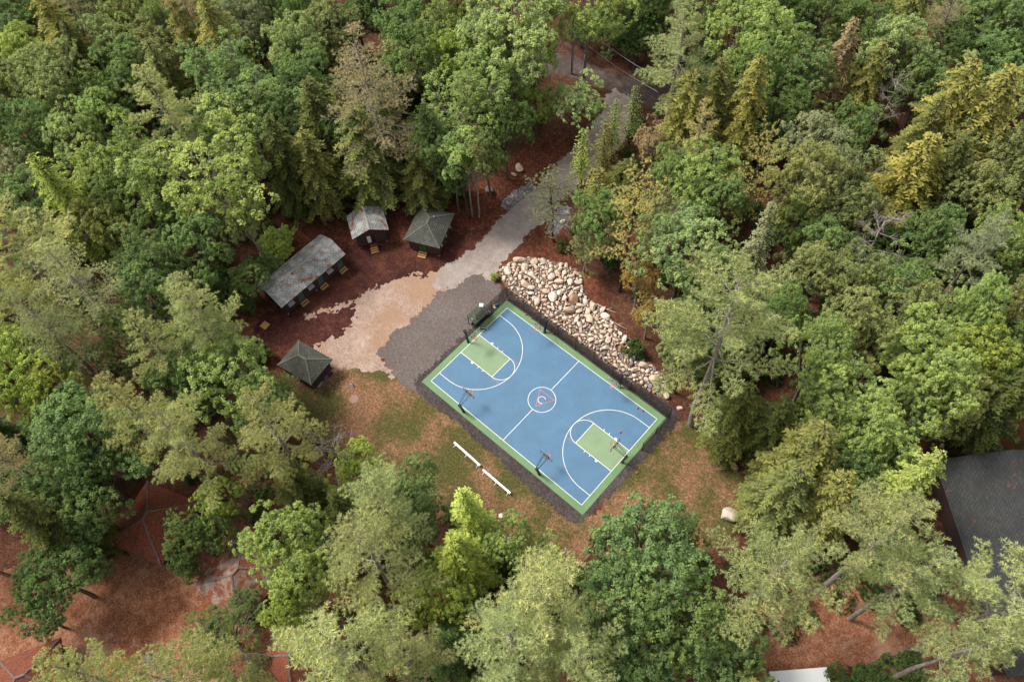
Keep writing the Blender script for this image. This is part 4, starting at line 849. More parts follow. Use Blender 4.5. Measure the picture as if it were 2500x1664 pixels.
def proto_leafy(seed, H=17., R=5., sh=5.6, zc=11.2, nb=44, ncl=14, nl=28, ls=.12, gaps=0., bark='bark', limbs=13, squash=1., rk=.017):
    r = np.random.default_rng(seed); d = rdir(r, nb*3); d = d[d[:, 2] > -.45][:nb]; nb = len(d)
    lump = 1+.22*np.sin(3*np.arctan2(d[:, 1], d[:, 0])+seed)+.12*r.normal(size=nb); rf = np.where(r.random(nb) < .18, r.uniform(.3, .6, nb), r.uniform(.72, 1., nb))*lump
    C = d*np.array([R, R, sh])*(rf*.82)[:, None]+np.array([0, 0, zc]); pr = R*r.uniform(.19, .31, nb)
    keep = r.random(nb) > gaps; C, pr, d = C[keep], pr[keep], d[keep]; nb = len(C)
    out = nrm(d+np.array([0, 0, .55])); cd = rdir(r, nb*ncl).reshape(nb, ncl, 3)
    flip = np.sum(cd*out[:, None], -1, keepdims=True) < -.15; cd = np.where(flip, -cd, cd)
    cc = C[:, None]+cd*(pr[:, None, None]*np.array([1, 1, .8])*r.uniform(.8, 1.1, (nb, ncl, 1)))
    ld = rdir(r, nb*ncl*nl).reshape(nb, ncl, nl, 3); n0 = nrm(cd+np.array([0, 0, .35]))
    flip = np.sum(ld*n0[:, :, None], -1, keepdims=True) < -.1; ld = np.where(flip, -ld, ld); crr = r.uniform(.26, .52, (nb, ncl, 1, 1))
    pos = cc[:, :, None]+ld*crr*r.uniform(.45, 1., (nb, ncl, nl, 1)); N = nrm(ld*.55+np.array([0, 0, .5])+r.normal(size=ld.shape)*.38)
    up_ = np.sum(ld*n0[:, :, None], -1)
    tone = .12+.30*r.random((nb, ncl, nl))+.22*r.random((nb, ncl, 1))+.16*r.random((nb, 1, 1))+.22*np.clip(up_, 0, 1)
    V, F = leaves(pos.reshape(-1, 3), N.reshape(-1, 3), ls*r.uniform(.7, 1.25, nb*ncl*nl), r)
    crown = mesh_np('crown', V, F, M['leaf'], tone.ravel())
    w = Wood(); tp = trunk_path(r, zc+sh*.35, .22); rb = rk*H; w.tube(tp, np.linspace(rb, rb*.35, len(tp)), 9)
    order = r.permutation(nb)[:limbs]
    for i in order:
        z0 = r.uniform(.45, .85)*zc; k = np.interp(z0, tp[:, 2], np.arange(len(tp))); a = np.array([np.interp(k, np.arange(len(tp)), tp[:, q]) for q in range(3)]); c = C[i]
        m_ = (a+c)/2+np.array([0, 0, -.12*np.linalg.norm(c-a)])+r.normal(size=3)*.25; w.tube(bez(a, m_, c, 7), np.linspace(rb*.42, .035, 7), 5)
        for _ in range(3):
            e = c+nrm(rdir(r, 1)[0]+out[i])*pr[i]*1.05; b_ = bez(a, m_, c, 7)[4]; w.tube(bez(b_, (b_+e)/2+r.normal(size=3)*.15, e, 4), np.linspace(.05, .018, 4), 4)
    return dict(crown=crown, trunk=w.mesh('trunk', M[bark]), H=H, R=R, zc=.66, name='broadleaf_tree')
def proto_pine(seed, H=28., R=6., zb=.40, nw=15, dens=1.35, bare=0., droop=0., wood='limb', tl=.32, nn=13, name='pine_tree', flat_=.0):
    r = np.random.default_rng(seed); w = Wood(); tp = trunk_path(r, H, .16, 12); rb = .0125*H+.02
    w.tube(tp, np.concatenate([np.linspace(rb, rb*.55, 7), np.linspace(rb*.5, .03, 5)]), 9)
    T = []; O = []
    def tr(z): return np.array([np.interp(z, tp[:, 2], tp[:, 0]), np.interp(z, tp[:, 2], tp[:, 1]), z])
    zs = np.linspace(zb*H, H*.985, nw)+r.normal(size=nw)*.35
    for iw, z in enumerate(zs):
        f = min(.985, max(0., (z/H-zb)/(1-zb))); prof = (1-f)**.62*(.62+.38*min(1, f*4+.35)) if not flat_ else (1-.65*f**2.2)
        nbz = r.integers(4, 6); a0 = r.random()*6.28
        for k in range(nbz):
            an = a0+k*2*math.pi/nbz+r.normal()*.25; L = R*prof*r.uniform(.55, 1.30)
            if L < .5: L = .5
            el = (-.12+.62*f**1.2)+r.normal()*.09-droop*(1-f); a = tr(z); h = np.array([math.cos(an), math.sin(an), 0])
            e = a+h*L*math.cos(el)+np.array([0, 0, L*math.sin(el)+.10*L]); m_ = a+h*L*.5+np.array([0, 0, L*.5*math.sin(el)-.09*L-droop*.1*L])
            P = bez(a, m_, e, 7); w.tube(P, np.linspace(.025+.009*L, .012, 7), 4)
            isb = r.random() < bare*(1.15-f); side = np.array([-h[1], h[0], 0]); ns = max(3, int(L*2.3))
            for q in range(ns):
                t_ = .30+.70*(q+.6)/ns; b0 = np.array([np.interp(t_*6, np.arange(7), P[:, i]) for i in range(3)]); sg = 1 if q % 2 else -1
                sl = L*.235*(1.3-t_)*r.uniform(.6, 1.2)+.25; sd_ = nrm(side*sg*r.uniform(.7, 1.1)+h*r.uniform(.5, .9)+np.array([0, 0, r.uniform(-.05, .35)])); e2 = b0+sd_*sl
                w.tube(bez(b0, (b0+e2)/2+np.array([0, 0, -.05*sl]), e2, 3), [.022, .015, .008], 3)
                if isb and r.random() < .8:
                    continue
                nt_ = max(1, int(sl/.26*dens))
                for j in range(nt_):
                    if r.random() > dens: continue
                    
                    u_ = (j+1)/nt_; T.append(b0+(e2-b0)*u_+r.normal(size=3)*.07+np.array([0, 0, .04])); O.append(nrm(sd_*.7+np.array([0, 0, .75])))
            if not isb:
                for t_ in np.arange(.18, 1., .34/max(L, 1.)): T.append(np.array([np.interp(t_*6, np.arange(7), P[:, i]) for i in range(3)])+r.normal(size=3)*.08+np.array([0, 0, .08])); O.append(np.array([0, 0, 1.]))
                T.append(e); O.append(nrm(h+np.array([0, 0, .6])))
    T = np.array(T); O = np.array(O); n = len(T); dd = rdir(r, n*nn).reshape(n, nn, 3); dd = nrm(dd*.85+O[:, None]*.62)
    ln = tl*r.uniform(.65, 1.2, (n, nn, 1)); c = T[:, None]+dd*ln*.55; N = nrm(np.cross(dd, rdir(r, n*nn).reshape(n, nn, 3))+np.array([0, 0, .55]))
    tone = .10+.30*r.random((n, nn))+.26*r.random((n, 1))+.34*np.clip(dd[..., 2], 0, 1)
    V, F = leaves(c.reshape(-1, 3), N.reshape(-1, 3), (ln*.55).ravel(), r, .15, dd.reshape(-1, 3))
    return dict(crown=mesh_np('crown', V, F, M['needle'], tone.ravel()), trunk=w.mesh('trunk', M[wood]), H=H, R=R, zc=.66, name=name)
def proto_hem(seed, H=19., R=3.7, zb=.10, nw=24, name='hemlock_tree', pw=.55, step=.22, ls=.24, wood='darkbark'):
    r = np.random.default_rng(seed); w = Wood(); tp = trunk_path(r, H, .08, 9); w.tube(tp, np.linspace(.24, .03, 9), 8); C = []; D = []; N = []; To = []
    for z in np.linspace(zb*H, H*.98, nw):
        f = min(.985, max(0., (z/H-zb)/(1-zb))); L0 = R*((1-f)**pw*(.72+.28*min(1, f*5)))+.25; nbz = int(5+3*(1-f)); a0 = r.random()*6.28
        for k in range(nbz):
            an = a0+k*2*math.pi/nbz+r.normal()*.22; L = L0*r.uniform(.62, 1.15); h = np.array([math.cos(an), math.sin(an), 0]); a = np.array([0, 0, z])
            e = a+h*L+np.array([0, 0, -.30*L-.1*L*r.random()]); m_ = a+h*L*.55+np.array([0, 0, .10*L]); P = bez(a, m_, e, 6); w.tube(P, np.linspace(.05, .012, 6), 3); side = np.array([-h[1], h[0], 0]); bt = r.random()
            ns = max(2, int(L/step))
            for q in range(ns+1):
                t_ = .12+.88*q/ns; b0 = np.array([np.interp(t_*5, np.arange(6), P[:, i]) for i in range(3)]); wd = (.18+.55*L*.42*(1.12-t_))*r.uniform(.7, 1.15)
                for sg in (-1, 1):
                    mleaf = max(1, int(wd/.15))
                    for j in range(mleaf):
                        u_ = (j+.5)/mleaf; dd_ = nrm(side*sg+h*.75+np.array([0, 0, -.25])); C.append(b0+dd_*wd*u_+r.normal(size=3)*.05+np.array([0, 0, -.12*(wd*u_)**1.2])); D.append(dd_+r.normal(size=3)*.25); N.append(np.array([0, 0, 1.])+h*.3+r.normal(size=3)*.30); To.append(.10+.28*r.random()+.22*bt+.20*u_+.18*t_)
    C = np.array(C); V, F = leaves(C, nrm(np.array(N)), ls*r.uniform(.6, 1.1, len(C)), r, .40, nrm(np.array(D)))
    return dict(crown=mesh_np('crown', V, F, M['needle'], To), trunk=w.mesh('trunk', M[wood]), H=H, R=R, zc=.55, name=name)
def proto_dead(seed, H=17., R=4.2):
    r = np.random.default_rng(seed); w = Wood(); tp = trunk_path(r, H, .2, 10); w.tube(tp, np.linspace(.22, .03, 10), 7); w2 = Wood()
    for z in np.linspace(.35*H, .97*H, 26):
        f = z/H; an = r.random()*6.28; L = R*(1.25-f)*r.uniform(.5, 1.3)+.5; h = np.array([math.cos(an), math.sin(an), 0]); a = np.array([np.interp(z, tp[:, 2], tp[:, 0]), np.interp(z, tp[:, 2], tp[:, 1]), z])
        e = a+h*L+np.array([0, 0, L*r.uniform(-.1, .6)]); P = bez(a, (a+e)/2+r.normal(size=3)*.25, e, 6); w2.tube(P, np.linspace(.07, .02, 6), 4)
        for q in range(9):
            t_ = r.uniform(.3, 1.); b0 = np.array([np.interp(t_*5, np.arange(6), P[:, i]) for i in range(3)]); e2 = b0+nrm(rdir(r, 1)[0]+h+np.array([0, 0, .3]))*r.uniform(.4, 1.3); w2.tube(bez(b0, (b0+e2)/2+r.normal(size=3)*.08, e2, 4), [.028, .022, .018, .012], 3)
            for _ in range(2): e3 = e2+rdir(r, 1)[0]*.45; w2.tube([b0*.4+e2*.6, e3], [.014, .008], 3)
    return dict(crown=w2.mesh('branches', M['limb']), trunk=w.mesh('trunk', M['limb']), H=H, R=R, zc=.68, name='dead_tree', part='branches')
PR = {
 'dec': [proto_leafy(1, nb=46), proto_leafy(2, R=5.2, nb=50, ncl=12), proto_leafy(3, sh=6.2, zc=10.6, nb=52), proto_leafy(4, nb=38, gaps=.08, limbs=18), proto_leafy(5, R=4.8, sh=6.6, zc=10.2, nb=50, ls=.115)],
 'oak': [proto_leafy(11, H=19, R=6.2, sh=5.2, zc=13.4, nb=48, ncl=17, nl=27, ls=.12, gaps=.10, limbs=22, bark='limb'), proto_leafy(12, H=19, R=6., sh=5.6, zc=13., nb=46, ncl=17, nl=27, ls=.12, gaps=.15, limbs=22, bark='limb')],
 'thin': [proto_leafy(15, H=17, R=4.6, sh=6.0, zc=10.8, nb=50, ncl=12, nl=20, ls=.115, gaps=.12, limbs=26, bark='limb'), proto_leafy(16, H=17, R=4.8, sh=6.4, zc=10.4, nb=56, ncl=12, nl=19, ls=.11, gaps=.12, limbs=26, bark='limb')],
 'pine': [proto_pine(21, zb=.50, nw=9, dens=1.8), proto_pine(22, R=6.2, zb=.54, nw=8, dens=1.8), proto_pine(23, R=5.8, nw=8, zb=.56, flat_=1., dens=1.8), proto_pine(24, R=6., nw=10, zb=.48, dens=1.7, droop=.05)],
 'sparse': [proto_pine(31, dens=1., bare=.30, droop=.12, nw=18, tl=.28, nn=9, wood='limb'), proto_pine(32, R=6.3, dens=1.05, bare=.22, droop=.05, nw=17, tl=.28, nn=9, wood='limb')],
'birch': [proto_leafy(71, H=18, R=3., sh=4.2, zc=13.4, nb=30, ncl=11, nl=24, ls=.115, gaps=.1, limbs=16, bark='birch', rk=.010), proto_leafy(72, H=18, R=2.8, sh=4.6, zc=13., nb=30, ncl=11, nl=24, ls=.115, gaps=.1, limbs=16, bark='darkbark', rk=.010)],
 'pine2': [proto_pine(35, H=13, R=3.6, zb=.42, nw=9, flat_=1., dens=.9, wood='darkbark', tl=.24), ],
 'hem': [proto_hem(41), proto_hem(42, R=3.9, nw=22), proto_hem(43, R=3.5, nw=28, pw=.6)],
 'lace': [proto_hem(45, H=13, R=2.6, nw=12, step=.5, ls=.2, zb=.25)],
 'spruce': [proto_hem(47, H=20, R=3.3, nw=30, step=.24, ls=.24, pw=.95)],
 'dead': [proto_dead(51), proto_dead(52, R=3.8)],
 'bush': [proto_leafy(61, H=3.2, R=1.9, sh=1.5, zc=1.6, nb=26, ncl=10, nl=16, ls=.13, limbs=6), proto_leafy(62, H=3.4, R=1.8, sh=1.6, zc=1.7, nb=24, ncl=10, nl=16, ls=.14, limbs=6)],
}
for k in PR['bush']: k['name'] = 'shrub'; k['zc'] = .5
CO = {  # leaf colours (albedo)
 'g': (.085, .135, .042), 'l': (.150, .195, .072), 'lg': (.135, .190, .055), 'b': (.090, .142, .050), 'lb': (.145, .200, .080), 'bd': (.066, .110, .036), 'd': (.052, .088, .024), 'dd': (.035, .065, .018),
 'y': (.30, .28, .115), 'Y': (.235, .275, .058), 'yg': (.165, .215, .040), 'yl': (.185, .23, .055), 'o': (.105, .120, .034), 'od': (.062, .078, .018), 'yo': (.150, .150, .035), 'og': (.115, .135, .050),
 'k': (.192, .212, .090), 'kg': (.185, .215, .098), 'kb': (.215, .19, .11), 'yk': (.188, .212, .088), 'r': (.20, .15, .085), 'rust': (.17, .13, .07), 'org': (.19, .135, .035), 'grey': (.3, .26, .2), 'gb': (.150, .175, .100), 'pk': (.3, .2, .15)}
KIND = {'dec': ('leafy tree', 'tree'), 'oak': ('wide pale limbed tree', 'tree'), 'thin': ('thin leafed tree', 'tree'), 'pine': ('white pine', 'pine tree'), 'sparse': ('half bare pine', 'pine tree'), 'pine2': ('small pine', 'pine tree'),
        'hem': ('hemlock', 'hemlock'), 'birch': ('slim bare trunked tree', 'tree'), 'lace': ('young lacy conifer', 'conifer'), 'spruce': ('pointed spruce', 'spruce'), 'dead': ('dead tree', 'dead tree'), 'bush': ('bush', 'bush')}
CN = {'g': 'mid green', 'l': 'pale grey green', 'lg': 'light green', 'b': 'blue green', 'lb': 'pale blue green', 'bd': 'deep blue green', 'd': 'dark green', 'dd': 'very dark green', 'y': 'straw yellow', 'Y': 'bright yellow green', 'yg': 'yellow green',
      'yl': 'fresh yellow green', 'o': 'olive', 'od': 'dark olive', 'yo': 'golden olive', 'og': 'olive green', 'k': 'khaki green', 'kg': 'soft grey green', 'kb': 'brownish khaki', 'yk': 'yellowish', 'r': 'reddish tan', 'rust': 'rusty brown', 'org': 'orange leafed', 'grey': 'bleached grey', 'gb': 'silvery grey green', 'pk': 'pinkish grey'}
TREES = []   # (src u, v of crown centre or base, type, colour, H, width in source px, based?)
def T(ox, oy, w, ty, col, H): TREES.append((ox*K_, oy*K_, w*K_, ty, col, H, False))
def TB(u, v, ty, col, H, R): TREES.append((u, v, R, ty, col, H, True))       # placed by its foot, R in metres
# upper left
T(25, 20, 90, 'dec', 'd', 17); T(35, 78, 110, 'dec', 'b', 17); T(88, 60, 70, 'dec', 'g', 15); T(155, 8, 130, 'sparse', 'kb', 25); T(150, 92, 105, 'hem', 'yo', 24); T(205, 40, 80, 'dec', 'd', 17)
T(60, 125, 100, 'dec', 'yl', 18); T(15, 170, 90, 'dec', 'yg', 18); T(125, 195, 150, 'oak', 'l', 20); T(252, 92, 105, 'thin', 'l', 19); T(290, 45, 90, 'dec', 'o', 17); T(370, 35, 90, 'thin', 'lg', 18)
T(425, 12, 110, 'sparse', 'kb', 26); T(355, 122, 120, 'dec', 'og', 17); T(300, 155, 110, 'dec', 'g', 17); T(440, 100, 80, 'hem', 'yo', 20); T(512, 105, 110, 'hem', 'yo', 23); T(498, 30, 90, 'dec', 'lg', 17)
T(562, 40, 110, 'dec', 'gb', 18); T(205, 150, 90, 'hem', 'od', 19); T(282, 212, 90, 'dec', 'g', 16); T(215, 240, 90, 'dec', 'g', 16); T(235, 275, 110, 'dec', 'lg', 17); T(388, 275, 170, 'pine', 'k', 27)
T(390, 185, 80, 'hem', 'o', 18); T(520, 190, 160, 'oak', 'b', 21); T(560, 255, 190, 'oak', 'b', 20); T(20, 290, 100, 'dec', 'b', 18); T(105, 300, 90, 'dec', 'b', 17); T(178, 332, 110, 'dec', 'l', 18); T(75, 350, 90, 'dec', 'g', 16)
T(300, 355, 110, 'dec', 'lg', 18); T(30, 400, 110, 'dec', 'gb', 17); T(480, 400, 250, 'oak', 'lg', 22); T(385, 430, 130, 'dec', 'lg', 19); T(230, 400, 120, 'dec', 'lg', 18); T(162, 468, 100, 'hem', 'yg', 22); T(60, 465, 130, 'dec', 'b', 18)
T(290, 440, 110, 'dec', 'g', 17); T(365, 520, 100, 'dec', 'g', 16); T(240, 520, 110, 'dec', 'o', 16)
# left middle
T(70, 590, 240, 'pine', 'k', 30); T(190, 670, 230, 'sparse', 'k', 29); T(30, 700, 180, 'pine', 'kg', 28); T(125, 770, 170, 'sparse', 'kg', 27); T(330, 610, 130, 'dec', 'b', 19); T(455, 570, 130, 'dec', 'g', 18); T(350, 690, 140, 'dec', 'b', 18)
T(470, 735, 170, 'pine', 'k', 25); T(490, 780, 120, 'pine', 'kg', 23); T(375, 800, 130, 'pine', 'kg', 24); T(290, 780, 110, 'dec', 'g', 17); T(45, 850, 170, 'dec', 'yg', 20); T(130, 900, 120, 'dec', 'yg', 18); T(430, 860, 150, 'dec', 'g', 17); T(530, 860, 160, 'dec', 'lg', 19); T(600, 945, 120, 'dec', 'g', 15)
T(195, 1010, 210, 'dec', 'bd', 20); T(205, 1090, 120, 'dec', 'bd', 18); T(320, 960, 160, 'pine', 'k', 28); T(450, 1030, 160, 'pine', 'kg', 27); T(620, 1000, 175, 'pine', 'k', 28); T(765, 1035, 110, 'dead', 'grey', 17); T(820, 1080, 100, 'dec', 'yg', 12)
T(20, 1060, 130, 'sparse', 'kb', 26); T(110, 1205, 140, 'hem', 'od', 21); T(190, 1160, 140, 'dec', 'bd', 17); T(60, 1140, 120, 'dec', 'bd', 16); T(690, 1120, 110, 'hem', 'od', 13); T(510, 1140, 90, 'dec', 'yg', 14)
T(645, 890, 70, 'thin', 'lg', 9); T(575, 640, 80, 'dec', 'g', 9); T(640, 560, 90, 'bush', 'yg', 4); T(600, 815, 50, 'bush', 'dd', 3); T(495, 640, 70, 'dec', 'd', 10)
# upper middle
T(680, 110, 120, 'dec', 'l', 20); T(625, 30, 90, 'dec', 'g', 17); T(700, 20, 90, 'dec', 'g', 17); T(640, 280, 110, 'dec', 'b', 18); TB(958, 476, 'sparse', 'kb', 31, 7.4); T(760, 60, 120, 'dec', 'og', 17); T(930, 45, 110, 'dec', 'g', 18); T(1010, 50, 100, 'thin', 'lg', 18); T(1065, 30, 90, 'dec', 'og', 17)
T(960, 130, 130, 'dec', 'g', 19); T(1040, 130, 90, 'dec', 'yg', 18); T(1190, 70, 210, 'oak', 'lb', 24); T(1120, 110, 110, 'dec', 'lb', 21); T(1228, 110, 90, 'dec', 'lg', 21); T(1350, 25, 150, 'oak', 'lg', 22); T(1062, 230, 165, 'thin', 'lg', 21); T(1110, 190, 100, 'dec', 'lg', 18)
T(1170, 190, 110, 'dec', 'g', 17); T(700, 200, 120, 'dec', 'g', 18); T(740, 300, 130, 'hem', 'od', 21); T(840, 350, 130, 'hem', 'o', 20); T(900, 300, 100, 'hem', 'od', 20); T(655, 370, 100, 'hem', 'od', 20); T(725, 390, 110, 'hem', 'o', 17); T(800, 300, 120, 'hem', 'od', 20); T(990, 340, 110, 'hem', 'd', 19); T(965, 400, 90, 'hem', 'o', 14)
T(1040, 380, 90, 'dec', 'd', 15); T(1160, 300, 100, 'dec', 'd', 16); T(1120, 350, 90, 'dec', 'g', 15); T(1230, 240, 80, 'dec', 'yg', 12); T(1330, 232, 108, 'dec', 'lb', 13); TB(1352, 590, 'pine2', 'gb', 14, 3.9); T(1340, 362, 58, 'lace', 'yg', 13); T(1390, 345, 58, 'lace', 'yo', 13); T(1412, 292, 52, 'lace', 'yg', 12)
T(1455, 262, 50, 'lace', 'lg', 12); T(1375, 430, 70, 'lace', 'yo', 9)
T(1470, 60, 110, 'dec', 'dd', 14); T(1500, 20, 110, 'dec', 'dd', 16); T(1410, 78, 80, 'dec', 'dd', 7); T(1470, 92, 80, 'dec', 'dd', 7); T(1350, 62, 80, 'dec', 'dd', 7)
# upper right
T(1560, 130, 170, 'pine', 'kg', 27); T(1600, 20, 100, 'dec', 'g', 18); T(1685, 60, 130, 'dec', 'lg', 20); T(1765, 100, 130, 'dec', 'lg', 20); T(1835, 160, 120, 'dec', 'g', 19); T(1645, 240, 110, 'hem', 'o', 20); T(1740, 175, 110, 'dec', 'g', 19); T(1715, 255, 100, 'hem', 'yo', 22)
T(1810, 270, 130, 'dec', 'd', 16); T(1925, 165, 90, 'hem', 'rust', 21); T(1990, 200, 80, 'hem', 'yo', 19); T(2060, 130, 140, 'dec', 'lb', 20); T(2040, 240, 80, 'dead', 'pk', 16); T(1890, 60, 120, 'dec', 'd', 18); T(1800, 20, 120, 'dec', 'd', 18); T(1980, 45, 110, 'dec', 'g', 18); T(2090, 40, 100, 'hem', 'o', 20)
T(2185, 15, 110, 'sparse', 'kb', 25); T(2270, 50, 120, 'dec', 'b', 18); T(2340, 30, 110, 'dec', 'bd', 18); T(2190, 120, 110, 'dec', 'd', 17); T(2280, 150, 120, 'dec', 'g', 17); T(2345, 130, 90, 'dec', 'd', 17); T(2125, 200, 100, 'dec', 'g', 17); T(2180, 225, 100, 'pine', 'kg', 22)
T(2170, 280, 130, 'hem', 'yo', 24); T(2250, 300, 150, 'hem', 'yo', 25); T(2335, 240, 120, 'dec', 'lb', 20); T(2110, 330, 100, 'hem', 'o', 20); T(2080, 420, 150, 'hem', 'yo', 21); T(2160, 420, 130, 'hem', 'od', 20); T(2330, 380, 120, 'dec', 'og', 18); T(2250, 450, 120, 'dec', 'og', 18); T(2200, 340, 110, 'dec', 'og', 18)
T(1570, 270, 110, 'hem', 'yo', 19); T(1602, 320, 110, 'sparse', 'y', 21); T(1508, 325, 70, 'thin', 'r', 12); T(1960, 300, 90, 'dec', 'g', 16); T(1875, 330, 120, 'dec', 'gb', 17); T(1930, 400, 150, 'thin', 'og', 20); T(1850, 420, 150, 'dec', 'og', 20); T(1950, 480, 110, 'dec', 'og', 17)
TB(1778, 600, 'pine2', 'y', 23, 3.1); TB(1512, 712, 'pine2', 'y', 24, 4.2); T(1620, 400, 140, 'dec', 'lg', 17); T(1545, 400, 90, 'dec', 'b', 14); T(1660, 455, 110, 'dec', 'g', 16); T(1390, 500, 110, 'dec', 'g', 15); T(1520, 500, 110, 'thin', 'og', 16); T(1580, 570, 170, 'dec', 'lb', 20); T(1640, 630, 110, 'dec', 'lb', 18)
T(1740, 580, 100, 'spruce', 'gb', 23); TB(1686, 1036, 'pine', 'yk', 33, 7.4); T(1470, 640, 75, 'thin', 'org', 13); T(1495, 720, 70, 'thin', 'org', 10); T(1345, 570, 70, 'thin', 'og', 9); T(2015, 560, 120, 'dead', 'pk', 18); T(2240, 590, 150, 'pine', 'gb', 22); T(2310, 560, 110, 'dec', 'lg', 18); T(2150, 540, 100, 'dec', 'g', 17)
# right middle
T(1830, 520, 90, 'dec', 'd', 15); T(1900, 580, 110, 'dec', 'g', 17); T(1870, 640, 130, 'dec', 'og', 19); T(1960, 640, 120, 'dec', 'og', 18); T(2060, 650, 130, 'thin', 'g', 18); T(2130, 720, 150, 'thin', 'og', 18); T(2240, 720, 110, 'dec', 'lg', 21); T(2240, 820, 120, 'dec', 'yg', 20); T(2330, 700, 100, 'dec', 'og', 18); T(2335, 800, 110, 'dec', 'g', 18)
T(1960, 760, 150, 'dec', 'og', 19); T(1805, 730, 90, 'dec', 'g', 18); T(1880, 830, 150, 'oak', 'lg', 21); T(1930, 920, 170, 'oak', 'lg', 19); T(2110, 790, 140, 'dec', 'lg', 20); T(2150, 880, 150, 'dec', 'lg', 20); T(2290, 930, 140, 'hem', 'od', 18); T(2340, 900, 100, 'dec', 'd', 18); T(2210, 920, 110, 'dec', 'og', 17)
T(1700, 950, 120, 'hem', 'od', 17); T(1780, 980, 110, 'hem', 'od', 17); T(2060, 940, 110, 'dec', 'g', 15); T(1850, 1060, 170, 'hem', 'o', 20); T(1800, 1140, 140, 'hem', 'o', 17); T(1900, 1150, 130, 'hem', 'yo', 17); T(2010, 1010, 140, 'dec', 'lg', 18); T(1950, 1080, 110, 'dec', 'g', 16); T(2085, 1125, 115, 'hem', 'yl', 22)
T(2140, 965, 90, 'dec', 'og', 12)
# bottom
T(1778, 1318, 260, 'pine', 'yk', 31); T(2030, 1245, 235, 'pine', 'kg', 31); T(2100, 1330, 180, 'pine', 'kg', 28); T(2290, 1405, 255, 'pine', 'kg', 31); T(2200, 1500, 200, 'pine', 'kg', 27); T(1490, 1270, 215, 'dec', 'b', 22); T(1420, 1380, 180, 'dec', 'b', 20); T(1530, 1420, 220, 'dec', 'g', 20); T(1450, 1530, 190, 'dec', 'bd', 18); T(1620, 1540, 140, 'dec', 'bd', 15)
T(1250, 1385, 270, 'pine', 'kg', 30); T(1180, 1490, 200, 'pine', 'kg', 26); T(1330, 1500, 200, 'pine', 'kg', 26); T(1160, 1255, 110, 'dec', 'lg', 14); T(1250, 1275, 90, 'thin', 'lg', 12); T(1088, 1180, 90, 'hem', 'Y', 20); T(1060, 1290, 130, 'hem', 'yg', 20); T(1010, 1370, 130, 'dec', 'yg', 16); T(950, 1125, 110, 'dec', 'b', 13)
T(960, 1200, 110, 'dec', 'bd', 14); T(885, 1165, 175, 'pine', 'kg', 27); T(850, 1270, 240, 'pine', 'k', 30); T(650, 1250, 150, 'dec', 'lg', 19); T(690, 1340, 130, 'dec', 'lg', 18); T(660, 1410, 90, 'dec', 'yg', 16); T(800, 1490, 300, 'pine', 'yk', 29); T(930, 1500, 170, 'pine', 'k', 26); T(440, 1235, 95, 'dec', 'd', 11); T(430, 1300, 55, 'dec', 'd', 8)
T(500, 1215, 80, 'dec', 'd', 10); T(130, 1330, 170, 'dec', 'd', 13); T(90, 1420, 100, 'dec', 'd', 9); T(520, 1465, 160, 'thin', 'd', 8); T(200, 1560, 170, 'pine', 'yk', 25); T(420, 1570, 190, 'pine', 'yk', 25); T(570, 1580, 110, 'pine', 'k', 22); T(1080, 1440, 120, 'dec', 'd', 12); T(1100, 1530, 110, 'dec', 'd', 10)
T(790, 1170, 90, 'hem', 'od', 13); T(960, 1290, 90, 'dec', 'g', 13); T(2080, 1545, 90, 'bush', 'd', 3.5); T(2000, 1560, 70, 'bush', 'd', 3.5); T(1920, 1560, 60, 'bush', 'd', 3)
T(1137, 637, 22, 'bush', 'lg', 1.2); T(1460, 805, 42, 'bush', 'dd', 3); T(620, 620, 70, 'bush', 'g', 4); T(560, 690, 60, 'bush', 'd', 4)
# birches and slim trunks at the edge of the mulch
TB(1146, 533, 'birch', 'lg', 19, 3.0); TB(1153, 528, 'birch', 'g', 17, 2.4); TB(1170, 530, 'birch', 'og', 18, 2.5); TB(1078, 505, 'birch', 'g', 17, 2.6); TB(1635, 880, 'birch', 'g', 15, 2.2); TB(1648, 960, 'birch', 'og', 15, 2.2); TB(1622, 944, 'birch', 'og', 16, 2.4); TB(870, 455, 'birch', 'g', 17, 2.6); TB(660, 650, 'oak', 'l', 17, 3.6); TB(66, 1422, 'pine', 'kg', 25, 4.2)
# ---- fill between them, lower and darker, away from everything that lies open in the photograph
CLEAR = [np.array(p)*K_ for p in (
    [(600, 745), (590, 650), (690, 555), (765, 450), (850, 425), (940, 470), (1060, 500), (1150, 465), (1250, 430), (1330, 400), (1300, 480), (1200, 590), (1350, 610), (1420, 690), (1440, 780), (1560, 900), (1600, 980), (1660, 985), (1700, 1080), (1715, 1180), (1650, 1200), (1350, 1165), (1345, 1260), (1250, 1250), (1150, 1190), (1040, 1110), (900, 1060), (720, 960), (640, 880), (560, 770)],
    [(1240, 110), (1490, 150), (1490, 215), (1410, 260), (1400, 330), (1290, 400), (1240, 420), (1190, 400), (1260, 300), (1270, 180)],
    [(2090, 990), (2356, 980), (2356, 1300), (2200, 1290), (2150, 1060)], [(0, 1280), (230, 1270), (260, 1140), (400, 1120), (560, 1230), (640, 1568), (0, 1568)],
    [(1860, 1470), (2000, 1440), (2356, 1568), (1770, 1568)])]
cand = []
for _ in range(9000):
    x, y = rnd.uniform(-130, 70), rnd.uniform(-70, 115); u, v, k = pix((x, y, 6))
    if not (-60 < u < 2560 and -60 < v < 1700): continue
    cand.append((x, y, u, v, k))
bases = []
def tree_base(t_):
    u, v, w, ty, col, H, b = t_; pr = PR[ty][0]
    if b: p = at(u, v); return p[0], p[1], w/PR[ty][0]['R']
    z = pr['zc']*H; p = at(u, v, z); k = pix(p)[2]; return p[0], p[1], (w/2)/(CF/k)
for t_ in TREES:
    x, y, r = tree_base(t_); bases.append((x, y, r if not t_[6] else t_[2]))
